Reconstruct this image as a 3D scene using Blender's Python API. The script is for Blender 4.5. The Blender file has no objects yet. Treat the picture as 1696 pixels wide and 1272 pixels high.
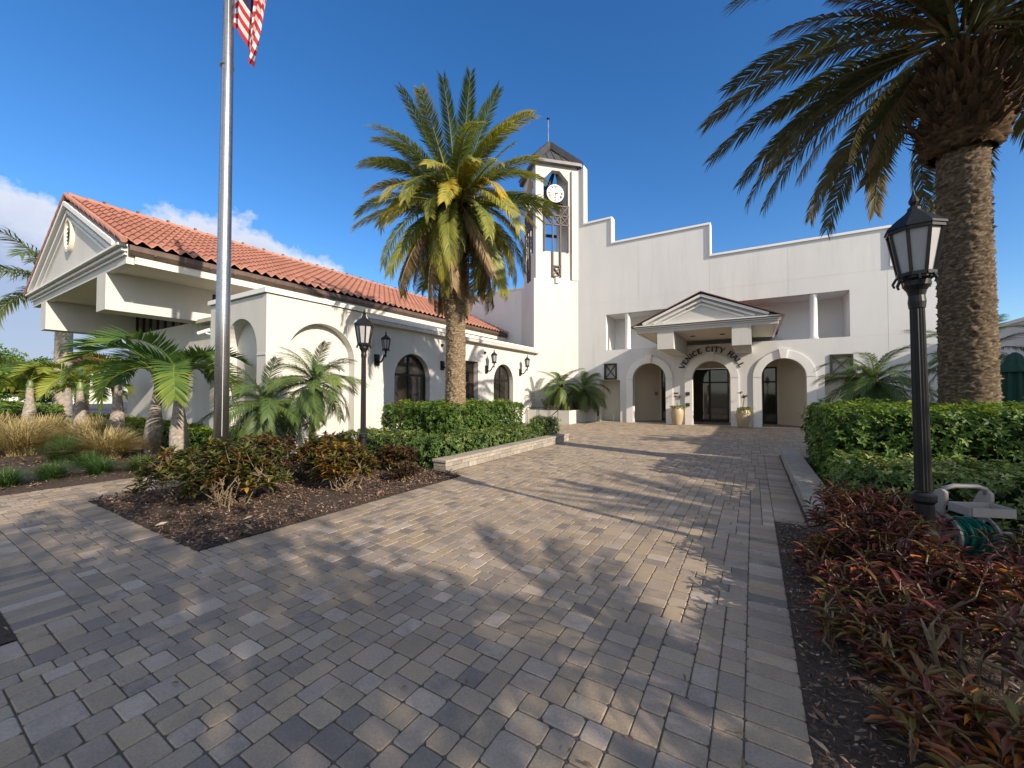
import bpy, math, random
import numpy as np
from mathutils import Vector, Matrix
from mathutils.geometry import tessellate_polygon
random.seed(7); RNG = np.random.default_rng(7)
R = math.radians
scene = bpy.context.scene
COL = scene.collection

# ------------------------------------------------------------------ camera
CAM = (0.0, 0.0, 1.6); YAW = R(31.2); PITCH = R(1.25); FPX = 660.0
cam_d = bpy.data.cameras.new('camera'); cam = bpy.data.objects.new('camera', cam_d); COL.objects.link(cam)
cam.location = CAM; cam.rotation_euler = (R(90) + PITCH, 0, YAW)
cam_d.sensor_width = 36; cam_d.lens = FPX / 1696 * 36; cam_d.clip_end = 3000; cam_d.clip_start = 0.05
scene.camera = cam
# ------------------------------------------------------------------ light
LDIR = Vector((-1, .25, -.468)).normalized()
sl = bpy.data.lights.new('sun', 'SUN'); so = bpy.data.objects.new('sun', sl); COL.objects.link(so)
sl.energy = 4.0; sl.angle = R(0.5); sl.color = (1.0, .86, .68)
so.rotation_euler = LDIR.to_track_quat('-Z', 'Y').to_euler()
scene.view_settings.view_transform = 'Standard'; scene.view_settings.look = 'None'
scene.view_settings.exposure = 0.75; scene.view_settings.gamma = 1.0
try:
    scene.cycles.max_bounces = 6; scene.cycles.transparent_max_bounces = 6
    scene.cycles.use_denoising = True; scene.cycles.caustics_reflective = False; scene.cycles.caustics_refractive = False
except Exception: pass

# ------------------------------------------------------------------ node helpers
def nd(nt, typ, **kw):
    n = nt.nodes.new(typ)
    for k, v in kw.items():
        if k.startswith('i_'):
            key = k[2:]
            n.inputs[int(key) if key.isdigit() else key.replace('_', ' ')].default_value = v
        else: setattr(n, k, v)
    return n
def ramp(nt, fac, stops, interp='LINEAR'):
    r = nt.nodes.new('ShaderNodeValToRGB'); r.color_ramp.interpolation = interp
    el = r.color_ramp.elements
    while len(el) < len(stops): el.new(0.5)
    for e, (p, c) in zip(el, stops):
        e.position = p; e.color = (*c, 1) if len(c) == 3 else c
    nt.links.new(fac, r.inputs[0]); return r.outputs[0]
def mixc(nt, fac, a, b, mode='MIX'):
    m = nt.nodes.new('ShaderNodeMix'); m.data_type = 'RGBA'; m.blend_type = mode
    for sock, v in ((m.inputs[0], fac), (m.inputs[6], a), (m.inputs[7], b)):
        if hasattr(v, 'links') or hasattr(v, 'is_linked'): nt.links.new(v, sock)
        else: sock.default_value = v if not isinstance(v, tuple) or len(v) == 4 else (*v, 1)
    return m.outputs[2]
def math_(nt, op, a, b=0.0, c=None):
    m = nt.nodes.new('ShaderNodeMath'); m.operation = op
    for i, v in enumerate((a, b) if c is None else (a, b, c)):
        if hasattr(v, 'is_linked'): nt.links.new(v, m.inputs[i])
        else: m.inputs[i].default_value = v
    return m.outputs[0]
def noise(nt, vec, scale, detail=4, rough=.55, stretch=None):
    if stretch:
        mp = nd(nt, 'ShaderNodeMapping'); mp.inputs['Scale'].default_value = stretch
        nt.links.new(vec, mp.inputs[0]); vec = mp.outputs[0]
    n = nd(nt, 'ShaderNodeTexNoise'); n.inputs['Scale'].default_value = scale
    n.inputs['Detail'].default_value = detail; n.inputs['Roughness'].default_value = rough
    nt.links.new(vec, n.inputs['Vector']); return n.outputs['Fac']
def base_mat(name):
    m = bpy.data.materials.new(name); m.use_nodes = True; nt = m.node_tree; nt.nodes.clear()
    out = nd(nt, 'ShaderNodeOutputMaterial'); p = nd(nt, 'ShaderNodeBsdfPrincipled')
    nt.links.new(p.outputs[0], out.inputs[0]); return m, nt, p, out
def bump(nt, p, h, strength=.3, dist=.01):
    b = nd(nt, 'ShaderNodeBump'); b.inputs['Strength'].default_value = strength; b.inputs['Distance'].default_value = dist
    nt.links.new(h, b.inputs['Height']); nt.links.new(b.outputs[0], p.inputs['Normal']); return b
def pos(nt): return nd(nt, 'ShaderNodeNewGeometry').outputs['Position']
def obco(nt): return nd(nt, 'ShaderNodeTexCoord').outputs['Object']

def simple(name, c1, c2=None, scale=8, rough=.6, metal=0, bmp=0, bscale=60, bdist=.005, stretch=None, spec=.5, detail=4):
    m, nt, p, out = base_mat(name); c2 = c2 or c1
    v = obco(nt); n = noise(nt, v, scale, detail, .6, stretch)
    nt.links.new(ramp(nt, n, [(.3, c1), (.7, c2)]), p.inputs['Base Color'])
    p.inputs['Roughness'].default_value = rough; p.inputs['Metallic'].default_value = metal
    p.inputs['Specular IOR Level'].default_value = spec
    if bmp: bump(nt, p, noise(nt, v, bscale, 3, .6, stretch), bmp, bdist)
    return m
def stucco(name, c, dirt=.93, streak=True):
    m, nt, p, out = base_mat(name); v = pos(nt)
    n1 = noise(nt, v, .5, 5, .6); n2 = noise(nt, v, 1.6, 4, .6, (1, 1, .16)); n3 = noise(nt, v, 5, 4, .6)
    d = tuple(x * dirt for x in c); e = tuple(x * (dirt - .05) for x in c)
    a = ramp(nt, n1, [(.35, d), (.62, c)])
    b = mixc(nt, math_(nt, 'MULTIPLY', ramp(nt, n2, [(.45, (0, 0, 0)), (.75, (1, 1, 1))]), .85 if streak else .15), a, e)
    b = mixc(nt, math_(nt, 'MULTIPLY', ramp(nt, n3, [(.5, (0, 0, 0)), (.8, (1, 1, 1))]), .25), b, d)
    n4 = noise(nt, v, 3.2, 5, .7, (1, 1, .07)); n5 = noise(nt, v, .35, 3)
    b = mixc(nt, math_(nt, 'MULTIPLY', math_(nt, 'MULTIPLY', ramp(nt, n4, [(.52, (0, 0, 0)), (.70, (1, 1, 1))]), ramp(nt, n5, [(.42, (0, 0, 0)), (.6, (1, 1, 1))])), .5 if streak else .0), b, tuple(x * .80 for x in c) + (1,))
    nt.links.new(b, p.inputs['Base Color']); p.inputs['Roughness'].default_value = .85
    p.inputs['Specular IOR Level'].default_value = .25
    bump(nt, p, noise(nt, v, 45, 4, .7), .35, .006); return m
def leaf_mat(name, stops, trans=.3, rough=.45, objrnd=.12, spec=.4, hueshift=None):
    """colour runs with the 'tint' attribute of each leaf and a little per object"""
    m, nt, p, out = base_mat(name)
    at = nd(nt, 'ShaderNodeAttribute', attribute_name='tint'); oi = nd(nt, 'ShaderNodeObjectInfo')
    f = math_(nt, 'ADD', at.outputs['Fac'], math_(nt, 'MULTIPLY', math_(nt, 'SUBTRACT', oi.outputs['Random'], .5), objrnd * 2))
    c = ramp(nt, f, stops)
    n = noise(nt, obco(nt), 9, 3)
    c = mixc(nt, math_(nt, 'MULTIPLY', n, .35), c, mixc(nt, 1.0, c, (.55, .6, .45, 1), 'MULTIPLY'))
    nt.links.new(c, p.inputs['Base Color']); p.inputs['Roughness'].default_value = rough
    p.inputs['Specular IOR Level'].default_value = spec
    t = nd(nt, 'ShaderNodeBsdfTranslucent'); nt.links.new(mixc(nt, 1.0, c, (1.15, 1.2, .6, 1), 'MULTIPLY'), t.inputs[0])
    mx = nd(nt, 'ShaderNodeMixShader'); mx.inputs[0].default_value = trans
    nt.links.new(p.outputs[0], mx.inputs[1]); nt.links.new(t.outputs[0], mx.inputs[2]); nt.links.new(mx.outputs[0], out.inputs[0])
    return m

# ------------------------------------------------------------------ materials
M = {}
M['stucco'] = stucco('white_stucco', (.62, .607, .575))
M['stucco_hall'] = stucco('hall_stucco', (.685, .688, .682), .95)
M['loggia'] = stucco('loggia_lightened', (.78, .78, .77), .97, False)  # hall stucco made lighter: fill light for the shaded recess put into the colour
M['cream'] = stucco('cream_stucco', (.72, .68, .58), .95, False)
M['beige'] = stucco('beige_stucco', (.68, .61, .49), .95, False)
M['trim'] = stucco('white_trim', (.80, .80, .79), .97, False)
M['soffit'] = stucco('soffit_paint', (.66, .62, .53), .96, False)
M['black_metal'] = simple('black_painted_metal', (.010, .010, .011), (.016, .016, .017), 20, .42, 0, .1, 80, .002, None, .3)
M['bronze'] = simple('dark_bronze', (.035, .028, .023), (.05, .04, .033), 10, .45)
M['wood_brown'] = simple('brown_timber', (.055, .035, .028), (.085, .055, .042), 6, .6, 0, .2, 40, .003)
M['wood_dark'] = simple('dark_brown_timber', (.025, .016, .013), (.045, .03, .024), 6, .6, 0, .2, 40, .003)
M['copper'] = simple('weathered_copper_gutter', (.085, .06, .05), (.15, .105, .085), 3.5, .6, .3, .2, 20, .004)
M['roof_metal'] = simple('dark_standing_metal', (.075, .075, .08), (.11, .11, .115), 3, .5, .4)
M['brown_edge'] = simple('brown_roof_edge', (.12, .055, .035), (.17, .08, .055), 5, .6)
M['steel'] = None
M['brass'] = simple('brushed_brass', (.62, .5, .3), (.7, .58, .36), 30, .3, .9)
M['concrete'] = simple('pale_concrete', (.42, .39, .34), (.55, .52, .47), 6, .85, 0, .3, 50, .004)
M['pot'] = simple('tan_glazed_clay', (.40, .31, .20), (.48, .38, .25), 4, .5, 0, .1, 20, .004)
M['taupe'] = simple('taupe_plastic', (.30, .27, .25), (.34, .31, .29), 9, .5)
M['teal'] = simple('green_hose_rubber', (.0, .20, .15), (.01, .26, .19), 12, .4)
M['umbrella'] = simple('green_canvas', (.012, .06, .042), (.02, .085, .06), 6, .8)
M['white_paint'] = simple('white_car_paint', (.78, .78, .78), None, 5, .25)
M['tyre'] = simple('black_rubber', (.015, .015, .015), None, 5, .7)
M['red_sign'] = simple('red_plastic', (.28, .05, .04), None, 5, .4)
M['camera_plastic'] = simple('white_plastic', (.75, .75, .74), None, 5, .4)
M['soil'] = simple('dark_soil', (.05, .035, .025), (.1, .07, .05), 12, .95, 0, .6, 40, .02)
M['redroof'] = simple('red_metal_roof', (.17, .04, .04), (.22, .055, .05), 3, .6)
M['dead'] = simple('dead_leaf', (.16, .09, .05), (.26, .16, .09), 12, .8)

def glass_mat(name, c=(.012, .013, .015), rough=.03):
    m, nt, p, out = base_mat(name)
    p.inputs['Base Color'].default_value = (*c, 1); p.inputs['Roughness'].default_value = rough
    p.inputs['Specular IOR Level'].default_value = .9
    bump(nt, p, noise(nt, pos(nt), 1.3, 2), .06, .02); return m
M['glass'] = glass_mat('dark_window_glass', (.03, .026, .022), .04)
M['frosted'] = simple('frosted_glass', (.34, .34, .35), (.42, .42, .43), 4, .5)

def steel():
    m, nt, p, out = base_mat('brushed_aluminium'); v = obco(nt)
    n = noise(nt, v, 14, 3, .6, (1, 1, 6)); n2 = noise(nt, v, 2.2, 3, .6)
    nt.links.new(ramp(nt, n, [(.35, (.30, .31, .33)), (.65, (.42, .42, .43))]), p.inputs['Base Color'])
    p.inputs['Metallic'].default_value = .95
    nt.links.new(math_(nt, 'MULTIPLY_ADD', n2, .25, .22), p.inputs['Roughness']); return m
M['steel'] = steel()

def tile_mat():
    m, nt, p, out = base_mat('terracotta_tile'); v = pos(nt)
    n = noise(nt, v, .6, 4); n2 = noise(nt, v, 7, 4)
    c = ramp(nt, n, [(.35, (.40, .19, .135)), (.65, (.475, .235, .17))])
    sp = nd(nt, 'ShaderNodeSeparateXYZ'); nt.links.new(v, sp.inputs[0]); cb = nd(nt, 'ShaderNodeCombineXYZ')
    nt.links.new(math_(nt, 'FLOOR', math_(nt, 'MULTIPLY', sp.outputs[1], 1 / .3)), cb.inputs[0]); nt.links.new(math_(nt, 'FLOOR', math_(nt, 'MULTIPLY', sp.outputs[0], 1 / .35)), cb.inputs[1])
    wn = nd(nt, 'ShaderNodeTexWhiteNoise'); nt.links.new(cb.outputs[0], wn.inputs[0])
    c = mixc(nt, math_(nt, 'MULTIPLY', wn.outputs[0], .55), c, mixc(nt, 1.0, c, (.72, .66, .64, 1), 'MULTIPLY'))
    c = mixc(nt, math_(nt, 'MULTIPLY', ramp(nt, n2, [(.4, (0, 0, 0)), (.75, (1, 1, 1))]), .45), c, (.38, .15, .09, 1))
    nt.links.new(c, p.inputs['Base Color']); p.inputs['Roughness'].default_value = .75
    bump(nt, p, noise(nt, v, 30, 3), .3, .006); return m
M['tile'] = tile_mat()

def paver_mat():
    m, nt, p, out = base_mat('tumbled_concrete_paver')
    a = nd(nt, 'ShaderNodeAttribute', attribute_name='rnd').outputs['Fac']; b = nd(nt, 'ShaderNodeAttribute', attribute_name='rndb').outputs['Fac']
    v = pos(nt)
    sh = nd(nt, 'ShaderNodeVectorMath', operation='ADD'); cmb = nd(nt, 'ShaderNodeCombineXYZ')
    nt.links.new(math_(nt, 'MULTIPLY', b, 37), cmb.inputs[0]); nt.links.new(math_(nt, 'MULTIPLY', a, 91), cmb.inputs[1])
    nt.links.new(v, sh.inputs[0]); nt.links.new(cmb.outputs[0], sh.inputs[1])
    C = [(.0, (.18, .165, .155)), (.12, (.235, .21, .19)), (.26, (.33, .28, .24)), (.42, (.37, .305, .23)), (.6, (.40, .325, .235)), (.76, (.30, .25, .195)), (.88, (.375, .32, .285)), (1.0, (.50, .44, .385))]
    c1 = ramp(nt, a, C); c2 = ramp(nt, b, [(0, (.19, .172, .16)), (.3, (.31, .265, .225)), (.7, (.40, .325, .235)), (1, (.48, .425, .37))])
    n = noise(nt, sh.outputs[0], 9, 5, .6); n2 = noise(nt, v, 75, 5, .75); n3 = noise(nt, v, .9, 6, .65)
    c = mixc(nt, math_(nt, 'MULTIPLY', ramp(nt, n, [(.34, (0, 0, 0)), (.68, (1, 1, 1))]), .6), c1, c2)
    c = mixc(nt, math_(nt, 'MULTIPLY', ramp(nt, n2, [(.38, (0, 0, 0)), (.68, (1, 1, 1))]), .75), c, mixc(nt, 1.0, c, (.58, .58, .6, 1), 'MULTIPLY'))
    c = mixc(nt, math_(nt, 'MULTIPLY', ramp(nt, n3, [(.48, (0, 0, 0)), (.72, (1, 1, 1))]), .55), c, mixc(nt, 1.0, c, (.62, .60, .58, 1), 'MULTIPLY'))
    c = mixc(nt, 1.0, c, (1.05, 1.0, .92, 1), 'MULTIPLY')
    nt.links.new(c, p.inputs['Base Color']); p.inputs['Roughness'].default_value = .72; p.inputs['Specular IOR Level'].default_value = .4
    h = math_(nt, 'ADD', noise(nt, v, 110, 4, .7), math_(nt, 'MULTIPLY', noise(nt, v, 18, 3), .3))
    bump(nt, p, h, .45, .003); return m
M['paver'] = paver_mat()
def stone_mat():
    m, nt, p, out = base_mat('split_stone_block'); v = pos(nt)
    a = nd(nt, 'ShaderNodeAttribute', attribute_name='rnd').outputs['Fac']
    c = ramp(nt, a, [(0, (.27, .245, .215)), (.5, (.36, .32, .265)), (1, (.43, .385, .32))])
    n = noise(nt, v, 14, 5, .65)
    c = mixc(nt, math_(nt, 'MULTIPLY', ramp(nt, n, [(.4, (0, 0, 0)), (.7, (1, 1, 1))]), .6), c, (.2, .18, .16, 1))
    nt.links.new(c, p.inputs['Base Color']); p.inputs['Roughness'].default_value = .85
    bump(nt, p, noise(nt, v, 28, 5, .7), .8, .02); return m
M['stone'] = stone_mat()
def chip_mat():
    m, nt, p, out = base_mat('bark_chip')
    a = nd(nt, 'ShaderNodeAttribute', attribute_name='tint').outputs['Fac']
    c = ramp(nt, a, [(0, (.035, .025, .019)), (.25, (.09, .06, .042)), (.55, (.20, .115, .07)), (.82, (.31, .215, .15)), (1, (.48, .41, .33))])
    nt.links.new(c, p.inputs['Base Color']); p.inputs['Roughness'].default_value = .9
    bump(nt, p, noise(nt, pos(nt), 90, 3, .6), .5, .004); return m
M['chip'] = chip_mat()
M['mulch'] = simple('mulch_bed_soil', (.03, .02, .014), (.085, .055, .038), 26, .95, 0, 1.0, 45, .03)
M['joint'] = simple('joint_sand', (.07, .062, .052), (.12, .108, .09), 20, .95, 0, .5, 90, .004)
M['ground'] = simple('dry_lawn_ground', (.10, .10, .05), (.17, .15, .09), 2.5, .95, 0, .6, 30, .02)
M['asphalt'] = simple('asphalt', (.045, .045, .047), (.065, .065, .066), 30, .9, 0, .4, 90, .004)

def trunk_mat(name, c1, c2, c3, zs=30):
    m, nt, p, out = base_mat(name); v = obco(nt)
    n = noise(nt, v, 6, 6, .7, (1, 1, 5)); n2 = noise(nt, v, 1.2, 4); a = nd(nt, 'ShaderNodeAttribute', attribute_name='tint').outputs['Fac']
    c = ramp(nt, math_(nt, 'MULTIPLY_ADD', n, .55, math_(nt, 'MULTIPLY', a, .45)), [(.25, c1), (.5, c2), (.72, c3)])
    c = mixc(nt, math_(nt, 'MULTIPLY', n2, .4), c, c2)
    nt.links.new(c, p.inputs['Base Color']); p.inputs['Roughness'].default_value = .9; p.inputs['Specular IOR Level'].default_value = .2
    bump(nt, p, noise(nt, v, 22, 5, .7, (1, 1, 4)), .9, .02); return m
M['canary_bark'] = trunk_mat('ridged_palm_bark', (.045, .033, .024), (.125, .093, .064), (.28, .22, .155))  # bark darkened, shade of the crown put into the colour
M['sunlit_bark'] = trunk_mat('sunlit_palm_bark', (.085, .062, .042), (.225, .17, .11), (.42, .335, .23))  # brighter copy of the palm bark with sunlight put into the colour
M['boot_bark'] = trunk_mat('leaf_boot_fibre', (.03, .018, .012), (.075, .045, .025), (.17, .10, .05))
M['grey_bark'] = trunk_mat('smooth_grey_palm_bark', (.19, .165, .14), (.33, .29, .25), (.46, .42, .37))
M['brown_bark'] = trunk_mat('slender_palm_bark', (.07, .05, .035), (.15, .11, .08), (.26, .2, .14))
M['twig'] = simple('pale_twig_bark', (.15, .11, .07), (.27, .21, .13), 12, .8, 0, .3, 60, .004)
M['twig_dark'] = simple('inner_twig', (.035, .03, .018), (.06, .05, .03), 10, .9)
M['crownshaft'] = simple('green_crownshaft', (.11, .17, .06), (.2, .27, .11), 5, .45)

M['frond_green'] = leaf_mat('palm_frond_green', [(0, (.05, .09, .04)), (.4, (.14, .19, .06)), (.72, (.32, .32, .07)), (1, (.52, .42, .08))], .3, .45)
M['frond_gold'] = leaf_mat('palm_frond_golden', [(0, (.2, .21, .045)), (.4, (.42, .35, .05)), (.8, (.62, .43, .055)), (1, (.58, .33, .06))], .3, .45)
M['frond_dead'] = leaf_mat('palm_frond_dead', [(0, (.12, .08, .05)), (.5, (.28, .19, .115)), (1, (.42, .30, .17))], .1, .8)
M['frond_shade'] = leaf_mat('palm_frond_shaded', [(0, (.045, .06, .028)), (.45, (.10, .105, .045)), (.8, (.21, .165, .07)), (1, (.29, .21, .11))], .22, .5)  # darker copy of the frond green, shade put into the colour
M['frond_pygmy'] = leaf_mat('pygmy_frond', [(0, (.05, .10, .035)), (.5, (.13, .20, .06)), (1, (.29, .34, .08))], .3, .5)
M['frond_bottle'] = leaf_mat('bottle_frond', [(0, (.03, .085, .025)), (.5, (.085, .17, .04)), (.8, (.22, .29, .055)), (1, (.38, .38, .08))], .33, .42)
M['frond_lime'] = leaf_mat('bottle_frond_lime', [(0, (.09, .16, .025)), (.5, (.2, .26, .04)), (.8, (.34, .35, .06)), (1, (.48, .38, .1))], .3, .4)
M['fruit'] = simple('orange_fruit_stalk', (.38, .16, .03), (.5, .24, .05), 20, .6)
M['hedge'] = leaf_mat('hedge_leaf', [(0, (.02, .06, .012)), (.4, (.08, .155, .025)), (.7, (.2, .28, .045)), (1, (.36, .40, .08))], .3, .5, .06, .3)
M['hedge_var'] = leaf_mat('variegated_hedge_leaf', [(0, (.02, .055, .015)), (.4, (.06, .12, .03)), (.72, (.16, .22, .06)), (1, (.38, .40, .16))], .25, .5, .06, .3)
M['croton_red'] = leaf_mat('croton_red_leaf', [(0, (.05, .02, .02)), (.25, (.10, .032, .025)), (.42, (.20, .05, .034)), (.55, (.15, .075, .03)), (.68, (.16, .14, .035)), (.82, (.42, .12, .04)), (1, (.60, .26, .06))], .25, .42)
M['croton_mix'] = leaf_mat('croton_mixed_leaf', [(0, (.035, .03, .02)), (.22, (.06, .068, .025)), (.42, (.095, .115, .03)), (.58, (.17, .165, .035)), (.72, (.13, .06, .03)), (.88, (.26, .12, .035)), (1, (.50, .28, .04))], .22, .42)
M['croton_dark'] = leaf_mat('croton_dark_leaf', [(0, (.045, .025, .022)), (.35, (.085, .05, .03)), (.6, (.10, .095, .035)), (.82, (.2, .075, .03)), (1, (.34, .2, .04))], .2, .42)
M['tan_grass'] = leaf_mat('tan_fountain_grass', [(0, (.23, .19, .08)), (.5, (.43, .34, .17)), (1, (.60, .49, .29))], .25, .7)
M['green_grass'] = leaf_mat('green_lily_grass', [(0, (.025, .065, .02)), (.6, (.06, .13, .035)), (1, (.15, .2, .06))], .25, .45)
M['tree_leaf'] = leaf_mat('tree_leaf', [(0, (.03, .085, .015)), (.5, (.09, .18, .03)), (1, (.2, .29, .055))], .3, .45)
M['cactus'] = leaf_mat('thick_dark_leaf', [(0, (.012, .04, .02)), (1, (.035, .085, .035))], .1, .4)

def flag_mat():
    m, nt, p, out = base_mat('striped_flag_cloth')
    u = nd(nt, 'ShaderNodeAttribute', attribute_name='rnd').outputs['Fac']; v = nd(nt, 'ShaderNodeAttribute', attribute_name='rndb').outputs['Fac']
    s = math_(nt, 'MODULO', math_(nt, 'MULTIPLY', v, 6.5), 1.0)
    c = mixc(nt, math_(nt, 'LESS_THAN', s, .5), (.72, .70, .68, 1), (.50, .035, .05, 1))
    can = math_(nt, 'MULTIPLY', math_(nt, 'LESS_THAN', u, .4), math_(nt, 'GREATER_THAN', v, .4615))
    c = mixc(nt, can, c, (.02, .03, .11, 1))
    nt.links.new(c, p.inputs['Base Color']); p.inputs['Roughness'].default_value = .85
    t = nd(nt, 'ShaderNodeBsdfTranslucent'); nt.links.new(c, t.inputs[0]); mx = nd(nt, 'ShaderNodeMixShader'); mx.inputs[0].default_value = .3
    nt.links.new(p.outputs[0], mx.inputs[1]); nt.links.new(t.outputs[0], mx.inputs[2]); nt.links.new(mx.outputs[0], out.inputs[0]); return m
M['flag'] = flag_mat()

# ------------------------------------------------------------------ mesh helpers
class MB:
    def __init__(s): s.v = []; s.f = []; s.a = []
    def add(s, vs, fs, a=0.0):
        o = len(s.v); s.v.extend(tuple(x) for x in vs); s.f.extend(tuple(i + o for i in f) for f in fs); s.a.extend([a] * len(vs)); return o
    def box(s, x0, x1, y0, y1, z0, z1, a=0.0):
        x0, x1 = min(x0, x1), max(x0, x1); y0, y1 = min(y0, y1), max(y0, y1); z0, z1 = min(z0, z1), max(z0, z1)
        s.add([(x0, y0, z0), (x1, y0, z0), (x1, y1, z0), (x0, y1, z0), (x0, y0, z1), (x1, y0, z1), (x1, y1, z1), (x0, y1, z1)],
              [(0, 3, 2, 1), (4, 5, 6, 7), (0, 1, 5, 4), (1, 2, 6, 5), (2, 3, 7, 6), (3, 0, 4, 7)], a); return s
    def bar(s, p, q, w, h, up=(0, 0, 1), a=0.0):
        p, q = Vector(p), Vector(q); d = (q - p).normalized(); up = Vector(up)
        if abs(d.dot(up)) > .98: up = Vector((1, 0, 0))
        sx = d.cross(up).normalized() * (w / 2); sz = sx.cross(d).normalized() * (h / 2)
        vs = [p - sx - sz, p + sx - sz, p + sx + sz, p - sx + sz, q - sx - sz, q + sx - sz, q + sx + sz, q - sx + sz]
        s.add(vs, [(0, 1, 2, 3), (4, 7, 6, 5), (0, 4, 5, 1), (1, 5, 6, 2), (2, 6, 7, 3), (3, 7, 4, 0)], a); return s
    def tube(s, pts, rad, n=6, a=0.0, cap=True, atts=None):
        pts = [Vector(p) for p in pts]; k = len(pts); rad = [rad] * k if not hasattr(rad, '__len__') else rad
        ref = Vector((0, 0, 1)); o = len(s.v)
        for i, p in enumerate(pts):
            d = (pts[min(i + 1, k - 1)] - pts[max(i - 1, 0)]).normalized()
            r = ref if abs(d.dot(ref)) < .95 else Vector((1, 0, 0))
            x = d.cross(r).normalized(); y = x.cross(d).normalized()
            for j in range(n):
                t = 2 * math.pi * j / n; s.v.append(tuple(p + (x * math.cos(t) + y * math.sin(t)) * rad[i])); s.a.append(atts[i] if atts else a)
        for i in range(k - 1):
            for j in range(n):
                s.f.append((o + i * n + j, o + i * n + (j + 1) % n, o + (i + 1) * n + (j + 1) % n, o + (i + 1) * n + j))
        if cap: s.f.append(tuple(o + j for j in range(n))[::-1]); s.f.append(tuple(o + (k - 1) * n + j for j in range(n)))
        return s
    def lathe(s, prof, n=24, c=(0, 0, 0), a=0.0, rot=0.0, cap=True):
        o = len(s.v)
        for r, z in prof:
            for j in range(n):
                t = 2 * math.pi * j / n + rot; s.v.append((c[0] + r * math.cos(t), c[1] + r * math.sin(t), c[2] + z)); s.a.append(a)
        for i in range(len(prof) - 1):
            for j in range(n): s.f.append((o + i * n + j, o + i * n + (j + 1) % n, o + (i + 1) * n + (j + 1) % n, o + (i + 1) * n + j))
        if cap: s.f.append(tuple(o + j for j in range(n))[::-1]); s.f.append(tuple(o + (len(prof) - 1) * n + j for j in range(n)))
        return s
    def wall(s, outer, holes, P, th):
        """a slab with openings: loops in (a,b), P maps to 3D, th is the thickness vector"""
        th = Vector(th); loops = [outer] + holes
        flat = [q for l in loops for q in l]; tris = tessellate_polygon([[Vector((a, b, 0)) for a, b in l] for l in loops])
        F = [Vector(P(a, b)) for a, b in flat]; n = len(F); o = len(s.v)
        s.v.extend(tuple(p) for p in F); s.v.extend(tuple(p + th) for p in F); s.a.extend([0.0] * (2 * n))
        for t in tris: s.f.append(tuple(o + i for i in t)); s.f.append(tuple(o + n + i for i in reversed(t)))
        b = 0
        for l in loops:
            m = len(l)
            for i in range(m): s.f.append((o + b + i, o + b + (i + 1) % m, o + n + b + (i + 1) % m, o + n + b + i))
            b += m
        return s
    def obj(s, name, m, parent=None, smooth=False, loc=None, attrs=None, rel=True, normals=True):
        me = bpy.data.meshes.new(name); me.from_pydata(s.v, [], s.f); me.update()
        if normals:
            import bmesh
            bm = bmesh.new(); bm.from_mesh(me); bmesh.ops.recalc_face_normals(bm, faces=bm.faces); bm.to_mesh(me); bm.free()
        at = me.attributes.new('tint', 'FLOAT', 'POINT'); at.data.foreach_set('value', np.array(s.a, dtype=np.float32))
        return link(name, me, m, parent, smooth, loc, rel)
def link(name, me, m, parent=None, smooth=False, loc=None, rel=True):
    if m is not None and not me.materials: me.materials.append(m)
    if smooth: me.polygons.foreach_set('use_smooth', [True] * len(me.polygons))
    o = bpy.data.objects.new(name, me); COL.objects.link(o)
    if parent is not None:
        o.parent = parent
        if rel == 'world':
            b = parent; off = Vector((0, 0, 0))
            while b is not None: off += b.location; b = b.parent
            o.location = -off
    if loc is not None: o.location = loc
    return o
def npmesh(name, V, F, attrs=None):
    """V (n,3), F (m,k) numpy"""
    me = bpy.data.meshes.new(name); V = np.ascontiguousarray(V, dtype=np.float32); F = np.ascontiguousarray(F, dtype=np.int32)
    me.vertices.add(len(V)); me.vertices.foreach_set('co', V.ravel()); k = F.shape[1]
    me.loops.add(F.size); me.loops.foreach_set('vertex_index', F.ravel())
    me.polygons.add(len(F)); me.polygons.foreach_set('loop_start', np.arange(0, F.size, k, dtype=np.int32))
    me.polygons.foreach_set('use_smooth', np.full(len(F), name not in ('paving', 'roof')))
    me.update(calc_edges=True)
    for n, a in (attrs or {}).items():
        at = me.attributes.new(n, 'FLOAT', 'POINT'); at.data.foreach_set('value', np.ascontiguousarray(a, dtype=np.float32))
    return me
def tag(o, label=None, cat=None, group=None, kind=None):
    if label: o['label'] = label
    if cat: o['category'] = cat
    if group: o['group'] = group
    if kind: o['kind'] = kind
    return o
def thing(name, loc, label, cat, group=None, rz=0):
    o = bpy.data.objects.new(name, None); COL.objects.link(o); o.empty_display_size = .2
    o.location = loc; o.rotation_euler = (0, 0, rz); return tag(o, label, cat, group)
def copy_tree(o, parent=None):
    c = o.copy(); COL.objects.link(c); c.parent = parent
    for ch in list(o.children): copy_tree(ch, c)
    return c
def W(mb, name, m, root, **k): return mb.obj(name, m, root, rel='world', **k)

def unit(a): return a / np.maximum(np.linalg.norm(a, axis=-1, keepdims=True), 1e-9)
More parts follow.
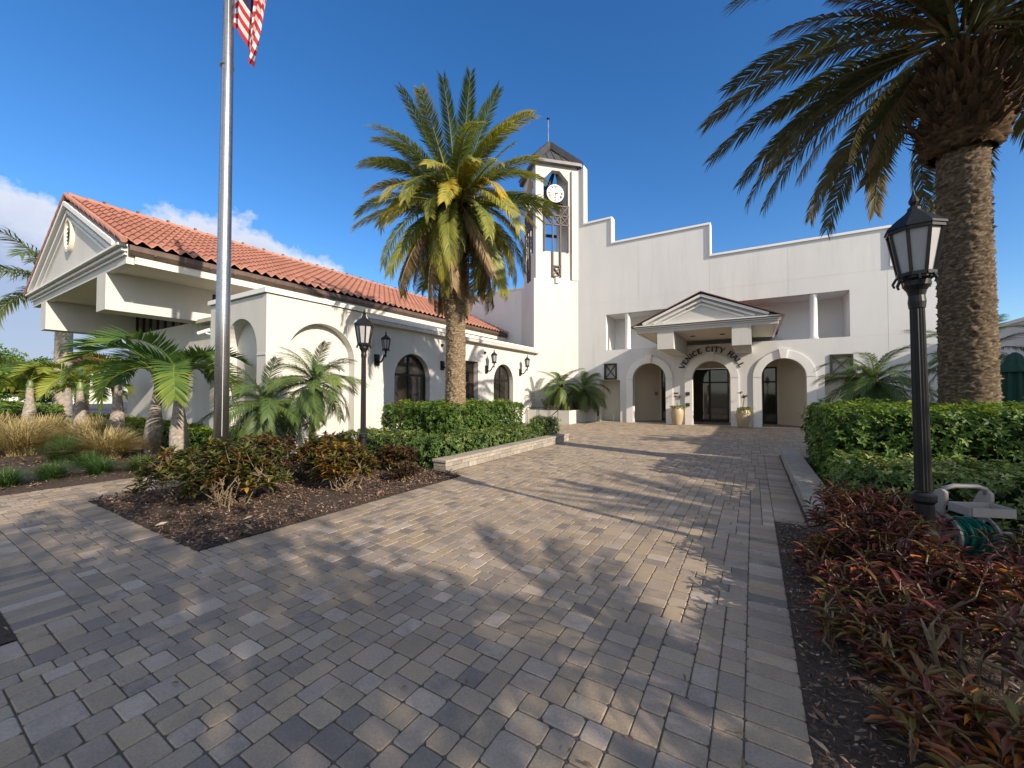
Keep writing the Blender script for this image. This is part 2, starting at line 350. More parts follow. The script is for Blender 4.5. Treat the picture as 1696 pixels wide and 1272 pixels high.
# leaf template: 8 faces, folded along the midrib and bent down at the tip
LT_V = np.array([[0, 0, 0], [.3, .42, .07], [.3, 0, 0], [.3, -.42, .07], [.68, .4, .03], [.68, 0, -.04], [.68, -.4, .03], [1, 0, -.16]], dtype=float)
LT_F = np.array([[0, 2, 1, 1], [0, 3, 2, 2], [1, 2, 5, 4], [2, 3, 6, 5], [4, 5, 7, 7], [5, 6, 7, 7]])
LT_T = np.array([[0, 2, 1], [0, 3, 2], [1, 2, 5], [1, 5, 4], [2, 3, 6], [2, 6, 5], [4, 5, 7], [5, 6, 7]])
LS_V = np.array([[0, 0, 0], [.5, .5, .03], [.5, -.5, .03], [1, 0, -.1]], dtype=float)
LS_T = np.array([[0, 2, 1], [1, 2, 3]])
def leaves(P, D, L, Wd, tint, up=None, tmpl='full', bend=1.0):
    """P,D (n,3); L,Wd,tint (n,)"""
    TV, TF = (LT_V, LT_T) if tmpl == 'full' else (LS_V, LS_T)
    n = len(P); D = unit(D); U = np.tile([0, 0, 1.], (n, 1)) if up is None else up
    Y = unit(np.cross(U, D) + 1e-4 * RNG.normal(size=(n, 3))); Z = np.cross(D, Y)
    V = P[:, None] + D[:, None] * (TV[None, :, :1] * L[:, None, None]) + Y[:, None] * (TV[None, :, 1:2] * Wd[:, None, None]) + Z[:, None] * (TV[None, :, 2:3] * (L * bend)[:, None, None])
    F = TF[None] + (np.arange(n) * len(TV))[:, None, None]
    return V.reshape(-1, 3), F.reshape(-1, 3), np.repeat(tint, len(TV))
def merge(parts):
    Vs, Fs, Ts, o = [], [], [], 0
    for V, F, T in parts:
        Vs.append(V); Fs.append(F + o); Ts.append(T); o += len(V)
    return np.concatenate(Vs), np.concatenate(Fs), np.concatenate(Ts)

# ================================================================== GROUND
mb = MB(); mb.add([(-900, -900, -.09), (900, -900, -.09), (900, 900, -.09), (-900, 900, -.09)], [(0, 1, 2, 3)])
tag(mb.obj('ground', M['ground']), kind='structure')
mb = MB(); mb.add([(-95, -60, -.05), (-44, -60, -.05), (-44, 60, -.05), (-95, 60, -.05)], [(0, 1, 2, 3)])
tag(mb.obj('road', M['asphalt']), kind='structure')
mb = MB(); mb.box(-12.5, 8.5, -1.6, 24.9, -.2, -.0075)
tag(mb.obj('joint_sand', M['joint']), kind='structure')

U = .066
def in_pave(x, y):
    if y < -1.4 or y > 24.3: return False
    if y < 1.85:
        if x < -10.1: return False
        if x < -4.1 and y < .58: return False
        return x < .24
    if y < 5.96:
        if x < -4.84: return x > -10 and x < -8.42 and y < 3.6
        return x < .24
    if y < 12.3: return -5.25 < x < .55
    if y < 21.7: return -10.3 < x < 6.6
    return -5.9 < x < 2.4
def pavers():
    x0, y0 = -10.22, -1.4; nx, ny = int(17 / U), int(25.8 / U)
    occ = np.zeros((ny, nx), dtype=np.int8); rects = []
    for j in range(ny):
        for i in range(nx):
            if not in_pave(x0 + (i + .5) * U, y0 + (j + .5) * U): occ[j, i] = 1
    def soldier(xa, xb, ya, yb, along):
        ia, ib, ja, jb = [int(round(q)) for q in ((xa - x0) / U, (xb - x0) / U, (ya - y0) / U, (yb - y0) / U)]
        if along == 'y':
            j = ja
            while j < jb:
                h = min(2, jb - j)
                if not occ[j:j + h, ia:ib].any(): occ[j:j + h, ia:ib] = 1; rects.append((ia, j, ib - ia, h))
                j += h
        else:
            i = ia
            while i < ib:
                w = min(2, ib - i)
                if not occ[ja:jb, i:i + w].any(): occ[ja:jb, i:i + w] = 1; rects.append((i, ja, w, jb - ja))
                i += w
    soldier(-.04, .24, -1.4, 5.7, 'y'); soldier(-4.82, -4.54, 1.9, 6.0, 'y'); soldier(-8.4, -4.54, 1.55, 1.83, 'x')
    soldier(.24, .52, 5.98, 12.3, 'y'); soldier(-5.24, -4.96, 6.1, 12.3, 'y'); soldier(-8.7, -8.42, 1.9, 3.5, 'y'); soldier(-10.1, -4.2, .6, .88, 'x')
    soldier(-4.08, -3.8, -1.4, .55, 'y')
    SH = [((3, 2), .55), ((2, 2), .25), ((2, 3), .15), ((3, 3), .05)]
    for j in range(ny):
        i = 0
        while i < nx:
            if occ[j, i]: i += 1; continue
            r = 0
            while i + r < nx and not occ[j, i + r]: r += 1
            opts = []
            for (w, h), p in SH:
                if w <= r and r - w != 1:
                    hh = h
                    while hh > 1 and (j + hh > ny or occ[j:j + hh, i:i + w].any()): hh -= 1
                    if hh >= 1: opts.append((w, hh, p))
            if not opts: w, hh = min(r, 1), 1
            else: w, hh, _ = random.choices(opts, [o[2] for o in opts])[0]
            occ[j:j + hh, i:i + w] = 1; rects.append((i, j, w, hh)); i += w
    n = len(rects); rc = np.array(rects, dtype=float)
    g = .0018
    X0 = x0 + rc[:, 0] * U + g; X1 = x0 + (rc[:, 0] + rc[:, 2]) * U - g; Y0 = y0 + rc[:, 1] * U + g; Y1 = y0 + (rc[:, 1] + rc[:, 3]) * U - g
    j = lambda s: RNG.normal(0, s, n)
    X0 = X0 + np.abs(j(.0012)); X1 = X1 - np.abs(j(.0012)); Y0 = Y0 + np.abs(j(.0012)); Y1 = Y1 - np.abs(j(.0012))
    def ring(ins, c, z):
        a, b, cc, d = X0 + ins, X1 - ins, Y0 + ins, Y1 - ins
        pts = [(a + c, cc), (b - c, cc), (b, cc + c), (b, d - c), (b - c, d), (a + c, d), (a, d - c), (a, cc + c)]
        return np.stack([np.stack([p[0], p[1], z + tx * (p[0] - (a + b) / 2) + ty * (p[1] - (cc + d) / 2)], -1) for p in pts], 1)
    tx, ty = j(.0045), j(.0045); z = j(.0011)
    cj = np.abs(RNG.normal(.010, .004, n))
    Vv = np.concatenate([ring(0, cj, z - .03), ring(.0008, cj, z - .0035), ring(.005, cj * .8, z)], 1)
    base = (np.arange(n) * 24)[:, None, None]
    q = []
    for r in (0, 8):
        for k in range(8): q.append((r + k, r + (k + 1) % 8, r + 8 + (k + 1) % 8, r + 8 + k))
    q += [(16, 17, 18, 19), (16, 19, 20, 23), (20, 21, 22, 23)]
    F = (np.array(q)[None] + base).reshape(-1, 4)
    rnd, rb = RNG.random(n), RNG.random(n)
    me = npmesh('paving', Vv.reshape(-1, 3), F, {'rnd': np.repeat(rnd, 24), 'rndb': np.repeat(rb, 24)})
    return tag(link('paving', me, M['paver']), kind='structure')
pavers()
# the drain strip / course line crossing the plaza is plain pavers

def chips(name, poly_fn, bounds, n, zoff, lmin=.02, lmax=.06):
    x = RNG.uniform(bounds[0], bounds[1], n * 3); y = RNG.uniform(bounds[2], bounds[3], n * 3)
    k = np.array([poly_fn(a, b) for a, b in zip(x, y)]); x, y = x[k][:n], y[k][:n]; n = len(x)
    P = np.stack([x, y, zoff(x, y) + RNG.uniform(.008, .045, n)], -1)
    D = np.stack([RNG.normal(size=n), RNG.normal(size=n), RNG.normal(0, .35, n)], -1)
    up = unit(np.stack([RNG.normal(0, .35, n), RNG.normal(0, .35, n), np.ones(n)], -1))
    L = RNG.uniform(lmin, lmax, n) * (1 + (RNG.random(n) < .08) * 1.3); Wd = L * RNG.uniform(.15, .5, n)
    V, F, T = leaves(P, D, L, Wd, RNG.beta(1.2, 1.7, n), up, 'small', .8)
    return tag(link(name, npmesh(name, V, F, {'tint': T}), M['chip']), kind='stuff')
def in_rb(x, y): return (.225 < x < 4.2 and -.9 < y < 5.92)
def in_li(x, y):
    if -8.4 < x < -4.84 and 1.83 < y < 6.2: return True
    return False
def in_lb(x, y): return (-13 < x < -8.45 and 3.6 < y < 6.2) or (-13 < x < -10.05 and 1.2 < y < 6) or (-13 < x < -10.1 and -1 < y < 1.3) or (-7 < x < -4.12 and -1 < y < .56) or (x < -13 and 1.0 < y < 5.5)
def bedmesh(name, x0, x1, y0, y1, z, amp=.025):
    st = .08; nx, ny = max(2, int((x1 - x0) / st)), max(2, int((y1 - y0) / st)); xs = np.linspace(x0, x1, nx); ys = np.linspace(y0, y1, ny)
    X, Y = np.meshgrid(xs, ys); Z = z + amp * np.minimum(1, np.minimum(np.minimum(X - x0, x1 - X), np.minimum(Y - y0, y1 - Y)) / .25) * (1 + .6 * np.sin(X * 2.1) * np.cos(Y * 1.7)) + RNG.normal(0, .004, X.shape)
    V = np.stack([X, Y, Z], -1).reshape(-1, 3); I = np.arange(nx * ny).reshape(ny, nx)
    F = np.stack([I[:-1, :-1], I[:-1, 1:], I[1:, 1:], I[1:, :-1]], -1).reshape(-1, 4)
    return tag(link(name, npmesh(name, V, F, {}), M['mulch'], smooth=True), kind='structure')
bedmesh('mulch_bed', .205, 7, -1.3, 5.95, .002, .03); bedmesh('mulch_bed', -8.41, -4.825, 1.815, 6.1, .002, .03)
bedmesh('mulch_bed', -30, -8.42, 3.6, 6.0, .0, .03); bedmesh('mulch_bed', -30, -10.0, .5, 3.6, .0, .03); bedmesh('mulch_bed', -8, -4.1, -1.3, .58, .002, .02)
bedmesh('mulch_bed', -10.4, -5.3, 6.1, 12.4, .02, .03); bedmesh('mulch_bed', .8, 6.6, 5.9, 12.0, .02, .03)
zz = lambda x, y: np.full_like(x, .014)
chips('bark_chips', in_rb, (.22, 4.2, -.9, 5.95), 42000, zz, .014, .045)
chips('bark_chips', in_li, (-8.4, -4.84, 1.83, 6.2), 26000, zz)
chips('bark_chips', in_lb, (-26, -4.1, -1, 6.2), 14000, zz, .03, .08)

# ================================================================== WORLD
def build_world():
    w = bpy.data.worlds.new('World'); scene.world = w; w.use_nodes = True; nt = w.node_tree; nt.nodes.clear()
    out = nd(nt, 'ShaderNodeOutputWorld'); bg = nd(nt, 'ShaderNodeBackground'); nt.links.new(bg.outputs[0], out.inputs[0])
    sky = nd(nt, 'ShaderNodeTexSky'); sky.sky_type = 'NISHITA'; sky.sun_disc = False
    sky.sun_elevation = math.asin(-LDIR.z); sky.sun_rotation = math.atan2(-LDIR.x, -LDIR.y)
    sky.altitude = 0; sky.air_density = 1.0; sky.dust_density = .6; sky.ozone_density = 3.5
    tc = nd(nt, 'ShaderNodeTexCoord').outputs['Generated']
    sep = nd(nt, 'ShaderNodeSeparateXYZ'); nt.links.new(tc, sep.inputs[0])
    # cloud bank low in the west (towards -X), thinning upwards
    dirv = Vector((-1.42, .30, .42)).normalized()
    dp = nd(nt, 'ShaderNodeVectorMath', operation='DOT_PRODUCT'); nt.links.new(tc, dp.inputs[0]); dp.inputs[1].default_value = dirv
    az = math_(nt, 'MULTIPLY', math_(nt, 'SUBTRACT', dp.outputs['Value'], .86), 6.0)
    n = noise(nt, tc, 3.6, 10, .6, (1, 1, 1.15)); n2 = noise(nt, tc, 14, 7, .62)
    d = math_(nt, 'ADD', math_(nt, 'MULTIPLY', n, 1.25), math_(nt, 'MULTIPLY', n2, .3))
    el = sep.outputs[2]
    d = math_(nt, 'SUBTRACT', d, math_(nt, 'MULTIPLY', math_(nt, 'MAXIMUM', math_(nt, 'SUBTRACT', el, .17), 0.0), 3.0))
    d = math_(nt, 'ADD', d, math_(nt, 'MULTIPLY', math_(nt, 'MINIMUM', az, .45), .62))
    mask = ramp(nt, d, [(.585, (0, 0, 0)), (.675, (1, 1, 1))])
    mask = math_(nt, 'MULTIPLY', mask, ramp(nt, el, [(.0, (0, 0, 0)), (.03, (1, 1, 1))]))
    cc = ramp(nt, d, [(.62, (4.3, 4.4, 4.75)), (.80, (3.6, 3.75, 4.3)), (1.0, (2.1, 2.4, 3.3))])
    hs = nd(nt, 'ShaderNodeHueSaturation'); hs.inputs['Hue'].default_value = .506; hs.inputs['Saturation'].default_value = 1.26; hs.inputs['Value'].default_value = .98; nt.links.new(sky.outputs[0], hs.inputs['Color'])
    c = mixc(nt, math_(nt, 'MULTIPLY', mask, .88), hs.outputs[0], cc)
    # bright broken cloud added unseen behind the camera to raise the ambient light
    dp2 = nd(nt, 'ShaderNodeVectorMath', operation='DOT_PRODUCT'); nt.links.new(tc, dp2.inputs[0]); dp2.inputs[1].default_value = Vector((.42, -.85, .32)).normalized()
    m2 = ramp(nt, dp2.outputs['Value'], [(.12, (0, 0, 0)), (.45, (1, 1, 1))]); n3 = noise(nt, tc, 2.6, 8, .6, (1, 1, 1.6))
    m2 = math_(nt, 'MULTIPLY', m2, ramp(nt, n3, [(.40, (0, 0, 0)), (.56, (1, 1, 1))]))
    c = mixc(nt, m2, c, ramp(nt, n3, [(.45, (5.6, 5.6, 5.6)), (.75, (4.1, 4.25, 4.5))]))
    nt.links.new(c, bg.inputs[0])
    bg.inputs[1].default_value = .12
build_world()

# ================================================================== CITY HALL (main block)
YH = 21.7
hall = thing('city_hall', (-1.77, YH, 0), 'tall white stucco hall with stepped parapet and three arched entrances', 'building')
def arch(c, hw, spring, z0, n=20, k=1.0):
    return [(c - hw, z0), (c + hw, z0)] + [(c + hw * math.cos(t), spring + k * hw * math.sin(t)) for t in np.linspace(0, math.pi, n)]
ARC = [-4.70, -1.77, 1.17]; HW = .84; SP = 2.32
outer = [(-10, -.1), (7.0, -.1), (7.0, 6.72), (4.8, 6.72), (4.8, 8.3), (-1.77, 8.3), (-1.77, 9.88), (-6.68, 9.88), (-6.68, 11.3), (-8.3, 11.3), (-8.3, 14.6), (-10, 14.6)]
holes = [arch(c, HW, SP, .002) for c in ARC] + [[(-7.0, 3.97), (3.52, 3.97), (3.52, 5.95), (-7.0, 5.95)],
         [(-7.39, .002), (-6.23, .002), (-6.23, 2.29), (-7.39, 2.29)], [(2.64, .002), (3.86, .002), (3.86, 2.32), (2.64, 2.32)],
         [(-7.10, 2.34), (-6.42, 2.34), (-6.42, 3.2), (-7.10, 3.2)], [(2.84, 2.37), (3.58, 2.37), (3.58, 3.22), (2.84, 3.22)]]
mb = MB().wall(outer, holes, lambda a, b: (a, YH, b), (0, .38, 0))
W(mb, 'wall', M['stucco_hall'], hall)
# body behind
mb = MB(); mb.box(-9.9, 6.98, 27, 27.3, -.1, 6.6); mb.box(6.68, 6.98, 22.1, 27, -.1, 6.6); mb.box(-9.9, -9.6, 22.1, 27, -.1, 11); mb.box(-26, -10.6, YH, YH + .4, -.1, 8.15)
W(mb, 'rear_wall', M['stucco_hall'], hall)
# thin coping caps
mb = MB(); t = .10; f = YH - .07; bk = YH + .46
for (xa, xb, z) in ((-8.3, -6.62, 11.3), (-6.68, -1.71, 9.88), (-1.77, 4.86, 8.3), (4.8, 7.04, 6.72)): mb.box(xa, xb, f, bk, z, z + t)
for (x, za, zb) in ((-8.3, 11.4, 14.75), (-6.68, 9.98, 11.3), (-1.77, 8.4, 9.88), (4.8, 6.82, 8.3)): mb.box(x + .002, x + .06, f, bk, za, zb)
mb.box(-26, -10.6, YH - .05, bk, 8.15, 8.24)
W(mb, 'coping', M['trim'], hall)
mb = MB()
for x, za, zb in ((-5.2, 6.0, 9.85), (-1.775, 6.3, 8.25), (1.4, 6.0, 8.25), (4.72, 0, 6.7)): mb.box(x, x + .011, YH - .003, YH + .02, za, zb)
for xa, xb in ((-8.66, -7.0), (3.55, 6.95)): mb.box(xa, xb, YH - .0032, YH + .02, 3.952, 3.962)
mb.box(-8.6, 6.95, YH - .0034, YH + .02, 6.655, 6.665)
W(mb, 'control_joint', M['soffit'], hall)
# loggia recess
mb = MB(); mb.box(-7.3, 3.9, 23.4, 23.6, 3.7, 6.2); mb.box(-7.3, 3.9, YH + .385, 23.4, 3.75, 3.968); mb.box(-7.3, 3.9, YH + .385, 23.4, 5.953, 6.15); mb.box(-7.32, -7.003, YH + .385, 23.4, 3.97, 5.95); mb.box(3.523, 3.8, YH + .385, 23.4, 3.97, 5.95)
W(mb, 'loggia', M['loggia'], hall)
for x in (-5.84, 2.31):
    mb = MB().lathe([(.17, 0), (.17, .06), (.145, .09), (.135, 1.86), (.16, 1.9), (.16, 1.98)], 20, (x, YH + .19, 3.97))
    W(mb, 'column', M['trim'], hall, smooth=True)
# arch surrounds
for c in ARC:
    mb = MB(); RI, RO = HW, HW + .34; y0, y1 = YH - .06, YH + .05; n = 28
    ts = np.linspace(0, math.pi, n)
    vs = []
    for t in ts:
        for r in (RI, RO):
            for y in (y0, y1): vs.append((c + r * math.cos(t), y, SP + r * math.sin(t)))
    fs = []
    for i in range(n - 1):
        a = i * 4; b = a + 4
        fs += [(a, a + 2, b + 2, b), (a + 2, a + 3, b + 3, b + 2), (a, b, b + 1, a + 1)]
    mb.add(vs, fs)
    for sx in (-1, 1):
        xa, xb = sorted((c + sx * RI, c + sx * RO)); mb.box(xa, xb, y0, y1, -.05, SP - .022)
    W(mb, 'arch_surround', M['trim'], hall)
    mb = MB(); kz0, kz1 = SP + HW - .01, SP + RO + .09
    mb.add([(c - .1, YH - .13, kz0), (c + .1, YH - .13, kz0), (c + .17, YH - .13, kz1), (c - .17, YH - .13, kz1), (c - .1, YH, kz0), (c + .1, YH, kz0), (c + .17, YH, kz1), (c - .17, YH, kz1)],
           [(0, 1, 2, 3), (0, 4, 5, 1), (1, 5, 6, 2), (2, 6, 7, 3), (3, 7, 4, 0)])
    W(mb, 'keystone', M['trim'], hall)
# niches below the lattice panels
for xa, xb, z1 in ((-7.39, -6.23, 2.29), (2.64, 3.86, 2.32)):
    mb = MB(); mb.box(xa - .1, xb + .1, YH + .8, YH + .9, -.1, z1 + .1); mb.box(xa - .12, xa - .002, YH + .382, YH + .8, -.1, z1 + .1); mb.box(xb + .002, xb + .12, YH + .382, YH + .8, -.1, z1 + .1)
    mb.box(xa, xb, YH + .382, YH + .8, z1 + .002, z1 + .06); W(mb, 'niche', M['cream'], hall)
for xa, xb, z0, z1 in ((-7.10, -6.42, 2.34, 3.2), (2.84, 3.58, 2.37, 3.22)):
    mb = MB(); y = YH + .02; w = .09
    mb.box(xa - .02, xa + w - .02, y - .06, y + .05, z0 - .02, z1 + .02); mb.box(xb - w + .02, xb + .02, y - .06, y + .05, z0 - .02, z1 + .02)
    mb.box(xa + w - .02, xb - w + .02, y - .055, y + .045, z0 - .02, z0 + w - .02); mb.box(xa + w - .02, xb - w + .02, y - .055, y + .045, z1 - w + .02, z1 + .02)
    mb.bar((xa + .05, y, z0 + .05), (xb - .05, y, z1 - .05), .045, .05, (0, 1, 0)); mb.bar((xa + .05, y + .01, z1 - .05), (xb - .05, y + .01, z0 + .05), .045, .05, (0, 1, 0))
    o = W(mb, 'lattice_panel', M['wood_dark'], hall)
    mb = MB().box(xa + .002, xb - .002, YH + .12, YH + .16, z0 + .002, z1 - .002); W(mb, 'panel_back', M['stucco'], hall)
# vestibule
mb = MB()
def vwall(p, q, z0=-.05, z1=3.6, th=.1):
    mb.bar(((p[0] + 0), p[1], (z0 + z1) / 2), (q[0], q[1], (z0 + z1) / 2), th, z1 - z0)
vwall((-5.95, 22.1), (-5.95, 23.1)); vwall((-5.95, 23.05), (-4.72, 24.32)); vwall((2.41, 22.1), (2.41, 23.1)); vwall((2.41, 23.05), (1.18, 24.32))
for xa, xb in ((-4.75, -4.57), (-3.94, -2.97), (-1.12, .40), (1.03, 1.21)): mb.box(xa, xb, 24.3, 24.45, -.05, 2.92)
mb.box(-4.75, 1.21, 24.3, 24.45, 2.922, 3.55); mb.box(-6, 2.45, YH + .385, 24.45, 3.5, 3.7)
W(mb, 'vestibule_wall', M['beige'], hall)
def door(xa, xb, z1, leaves_):
    mb = MB(); y = 24.36; w = .07
    mb.box(xa, xa + w, y - .05, y + .05, 0, z1); mb.box(xb - w, xb, y - .05, y + .05, 0, z1); mb.box(xa + w, xb - w, y - .05, y + .05, z1 - w, z1); mb.box(xa + w, xb - w, y - .05, y + .05, 0, .14)
    mb.box(xa + w, xb - w, y - .045, y + .045, 2.12, 2.2)
    for k in range(1, leaves_): xm = xa + (xb - xa) * k / leaves_; mb.box(xm - .05, xm + .05, y - .046, y + .046, .14, z1 - w)
    d = W(mb, 'door', M['black_metal'], hall)
    mb = MB().box(xa + w, xb - w, y - .012, y + .012, .14, z1 - w); W(mb, 'pane', M['glass'], d)
    return d
door(-4.57, -3.94, 2.92, 1); d2 = door(-2.97, -1.12, 2.9, 2); door(.40, 1.03, 2.92, 1)
mb = MB().tube([(-2.13, 24.25, .42), (-2.13, 24.25, 2.0)], .028, 10); mb.bar((-2.13, 24.25, .6), (-2.13, 24.32, .6), .02, .02); mb.bar((-2.13, 24.25, 1.8), (-2.13, 24.32, 1.8), .02, .02)
W(mb, 'handle', M['brass'], d2, smooth=True)
# portico with pediment
YP = 17.8; XC = -1.77; HWP = 2.72
def pediment(root, c, hw, yf, yb, zs, zfr, zr, axis_m, beams=None, edge=.05, nm='pediment'):
    """front gable: frieze, cornice mouldings, tympanum, raking cornice, at plane yf, running back to yb"""
    sl = (zr - zs) / hw
    mb = MB()
    mb.add([(c - hw + .12, yf, zfr), (c + hw - .12, yf, zfr), (c + hw - .12, yf, zs - .02), (c, yf, zr - .1), (c - hw + .12, yf, zs - .02)] +
           [(c - hw + .12, yf + .16, zfr), (c + hw - .12, yf + .16, zfr), (c + hw - .12, yf + .16, zs - .02), (c, yf + .16, zr - .1), (c - hw + .12, yf + .16, zs - .02)],
           [(0, 1, 2, 3, 4), (9, 8, 7, 6, 5), (0, 5, 6, 1), (1, 6, 7, 2), (2, 7, 8, 3), (3, 8, 9, 4), (4, 9, 5, 0)])
    W(mb, nm, M['stucco'], root)
    mb = MB(); k = min(hw / 2.72, 1.35); h = (zs - zfr)
    lv = [(zfr + .42 * h, .05, .10 * h), (zfr + .62 * h, .11, .13 * h), (zfr + .86 * h, .19, .12 * h)]
    for z, pr, hh in lv: mb.box(c - hw + .05 - pr * .2, c + hw - .05 + pr * .2, yf - pr, yf - .001, z, z + hh)
    W(mb, 'cornice', M['trim'], root)
    mb = MB()
    for sx in (-1, 1):
        for off, pr, hh in ((.05 * k + .04, .20, .09 * min(k, 1.5)), (.20 * k + .06, .12, .07 * min(k, 1.5)), (.34 * k + .06, .06, .05 * min(k, 1.5))):
            a = Vector((c + sx * (hw - .08 - off * 1.1), yf - pr / 2, zs + .06)); b = Vector((c, yf - pr / 2, zr - off * 1.12 - .02))
            a.z = b.z - (hw - .08 - off * 1.1) * sl
            if a.z < zs + .06:
                tt = (zs + .06 - a.z) / (b.z - a.z); a = a.lerp(b, tt)
            mb.bar(a, b, hh, pr, (0, 1, 0))
    W(mb, 'raking_cornice', M['trim'], root)
pediment(hall, XC, HWP, YP, 23.3, 4.5, 4.19, 5.66, None)
mb = MB()
for sx in (-1, 1):
    a = (XC + sx * (HWP + .07), 4.43); b = (XC, 5.66)
    mb.add([(a[0], YP - .24, a[1]), (b[0], YP - .24, b[1]), (b[0], 23.38, b[1]), (a[0], 23.38, a[1]), (a[0], YP - .24, a[1] + .035), (b[0], YP - .24, b[1] + .035), (b[0], 23.38, b[1] + .035), (a[0], 23.38, a[1] + .035)],
           [(0, 1, 5, 4), (4, 5, 6, 7), (7, 6, 2, 3), (3, 0, 4, 7), (0, 3, 2, 1)])
W(mb, 'portico_roof', M['brown_edge'], hall)
mb = MB()
for sx in (-1, 1):
    x1 = XC + sx * (HWP - .12); mb = MB().box(x1 - .06 * sx, x1 + .02 * sx, YP + .17, 23.3, 4.19, 4.42); W(mb, 'eave_board', M['trim'], hall)
None
mb = MB().box(XC - HWP + .2, XC + HWP - .2, YP + .162, 21.95, 4.2, 4.26); W(mb, 'portico_ceiling', M['soffit'], hall)
for xa, xb in ((-3.5, -2.84), (-.70, -.04)):
    mb = MB().box(xa, xb, YP - .004, 23.2 if False else YH - .003, 3.45, 4.188); W(mb, 'beam', M['stucco'], hall)
for x in (-2.35, -1.15):
    mb = MB().lathe([(.11, 0), (.11, .02), (.08, .02), (.08, .05)], 16, (x, 19.9, 4.178)); W(mb, 'downlight', M['bronze'], hall)
# red tile roof seen in the right parapet notch
mb = MB()
for k in range(10):
    x = 4.95 + k * .2; mb.tube([(x, YH + .6, 6.8), (x, YH + 3.4, 8.3)], .105, 8)
mb.add([(4.85, YH + .55, 6.75), (6.9, YH + .55, 6.75), (6.9, YH + 3.5, 8.25), (4.85, YH + 3.5, 8.25)], [(0, 1, 2, 3)])
W(mb, 'roof_tiles', M['tile'], hall)

# ---------------------------------------------------------------- lettering
GL = {'V': [((0, 1), (.42, 0), 1), ((.42, 0), (.84, 1), .5)], 'E': [((.14, 0), (.14, 1), 1), ((.1, .96), (.66, .96), .5), ((.1, .5), (.5, .5), .5), ((.1, .04), (.7, .04), .5), ((.64, .8), (.64, 1), .5), ((.68, 0), (.68, .22), .5)],
      'N': [((.12, 0), (.12, 1), .5), ((.1, 1), (.8, 0), 1), ((.8, 0), (.8, 1), .5)], 'I': [((.16, 0), (.16, 1), 1)],
      'C': [], 'T': [((.42, 0), (.42, 1), 1), ((0, .96), (.84, .96), .5), ((.03, .78), (.03, 1), .5), ((.81, .78), (.81, 1), .5)],
      'Y': [((.42, 0), (.42, .48), 1), ((.42, .45), (.02, 1), 1), ((.42, .45), (.82, 1), .5)],
      'H': [((.14, 0), (.14, 1), 1), ((.76, 0), (.76, 1), 1), ((.14, .5), (.76, .5), .5)], 'A': [((.02, 0), (.42, 1), .5), ((.42, 1), (.84, 0), 1), ((.2, .34), (.64, .34), .5)],
      'L': [((.14, 0), (.14, 1), 1), ((.1, .04), (.66, .04), .5), ((.64, 0), (.64, .24), .5)]}
SER = {'V': [(0, 1), (.84, 1)], 'E': [(.14, 0), (.14, 1)], 'N': [(.12, 0), (.12, 1), (.8, 1)], 'I': [(.16, 0), (.16, 1)], 'T': [(.42, 0)], 'Y': [(.42, 0), (.02, 1), (.82, 1)], 'H': [(.14, 0), (.14, 1), (.76, 0), (.76, 1)], 'A': [(.02, 0), (.84, 0)], 'L': [(.14, 0), (.14, 1)]}
WID = {'I': .34, 'E': .74, 'L': .7, 'C': .86, 'V': .84, 'N': .9, 'T': .84, 'Y': .84, 'H': .9, 'A': .86}
mb = MB(); TXT = 'VENICE CITY HALL'; RT = HW + .34 + .12; Hh = .232
adv = [(WID.get(ch, .5) + .2) * Hh for ch in TXT]; tot = sum(adv); ang = tot / (RT + .1) / 2; run = 0
for ch, ad in zip(TXT, adv):
    th = math.pi / 2 + ang - (run + ad / 2) / (RT + .1); run += ad
    if ch == ' ': continue
    w = WID[ch]; rd = Vector((math.cos(th), 0, math.sin(th))); tg = Vector((math.sin(th), 0, -math.cos(th)))
    def P(q): return Vector((ARC[1], YH - .03, SP)) + rd * (RT + q[1] * Hh) + tg * ((q[0] - w / 2) * Hh)
    st = list(GL[ch])
    if ch == 'C':
        pts = [(.46 + .40 * math.cos(t), .5 + .5 * math.sin(t)) for t in np.linspace(.75, 2 * math.pi - .75, 11)]
        st = [(pts[i], pts[i + 1], .55 + .5 * math.sin(math.pi * i / 9)) for i in range(10)] + [((.75, .74), (.75, .98), .5)]
    st += [((x - .13, z), (x + .13, z), .4) for x, z in SER.get(ch, [])]
    for a, b, wt in st: mb.bar(P(a), P(b), .045, .052 * wt + .008, (0, 1, 0)) if False else mb.bar(P(a), P(b), .052 * wt + .012, .04, (0, 1, 0))
tag(mb.obj('wall_lettering', M['bronze']), 'dark serif letters reading VENICE CITY HALL arched over the middle entrance', 'sign')

# ================================================================== CLOCK TOWER
TL = Vector((-10.53, 19.85, 0)); TR = Vector((-8.68, 21.7, 0)); TU = (TR - TL).normalized(); TN = Vector((TU.y, -TU.x, 0)); TWD = (TR - TL).length
tower = thing('clock_tower', (-10.53, 21.7, 0), 'square white bell tower with dark pyramid roof and round clock', 'clock tower')
def FT(s, d, z): return TL + TU * s - TN * d + Vector((0, 0, z))     # s along front, d depth into the tower
def tbox(mb, s0, s1, d0, d1, z0, z1):
    vs = [FT(s, d, z) for z in (z0, z1) for s, d in ((s0, d0), (s1, d0), (s1, d1), (s0, d1))]
    mb.add(vs, [(0, 3, 2, 1), (4, 5, 6, 7), (0, 1, 5, 4), (1, 2, 6, 5), (2, 3, 7, 6), (3, 0, 4, 7)])
mb = MB(); tbox(mb, -.05, TWD + .0, -.06, TWD, -.1, 8.08)
W(mb, 'tower_base', M['stucco'], tower)
open_ = [(.555, 9.71), (2.07, 9.71), (2.07, 13.88), (1.55, 14.45), (1.08, 14.45), (.555, 13.88)]
mb = MB(); S0, S1 = .09, TWD
mb.wall([(S0, 8.08), (S1, 8.08), (S1, 14.8), (S0, 14.8)], [open_], lambda a, b: FT(a, .04, b), -TN * .34)
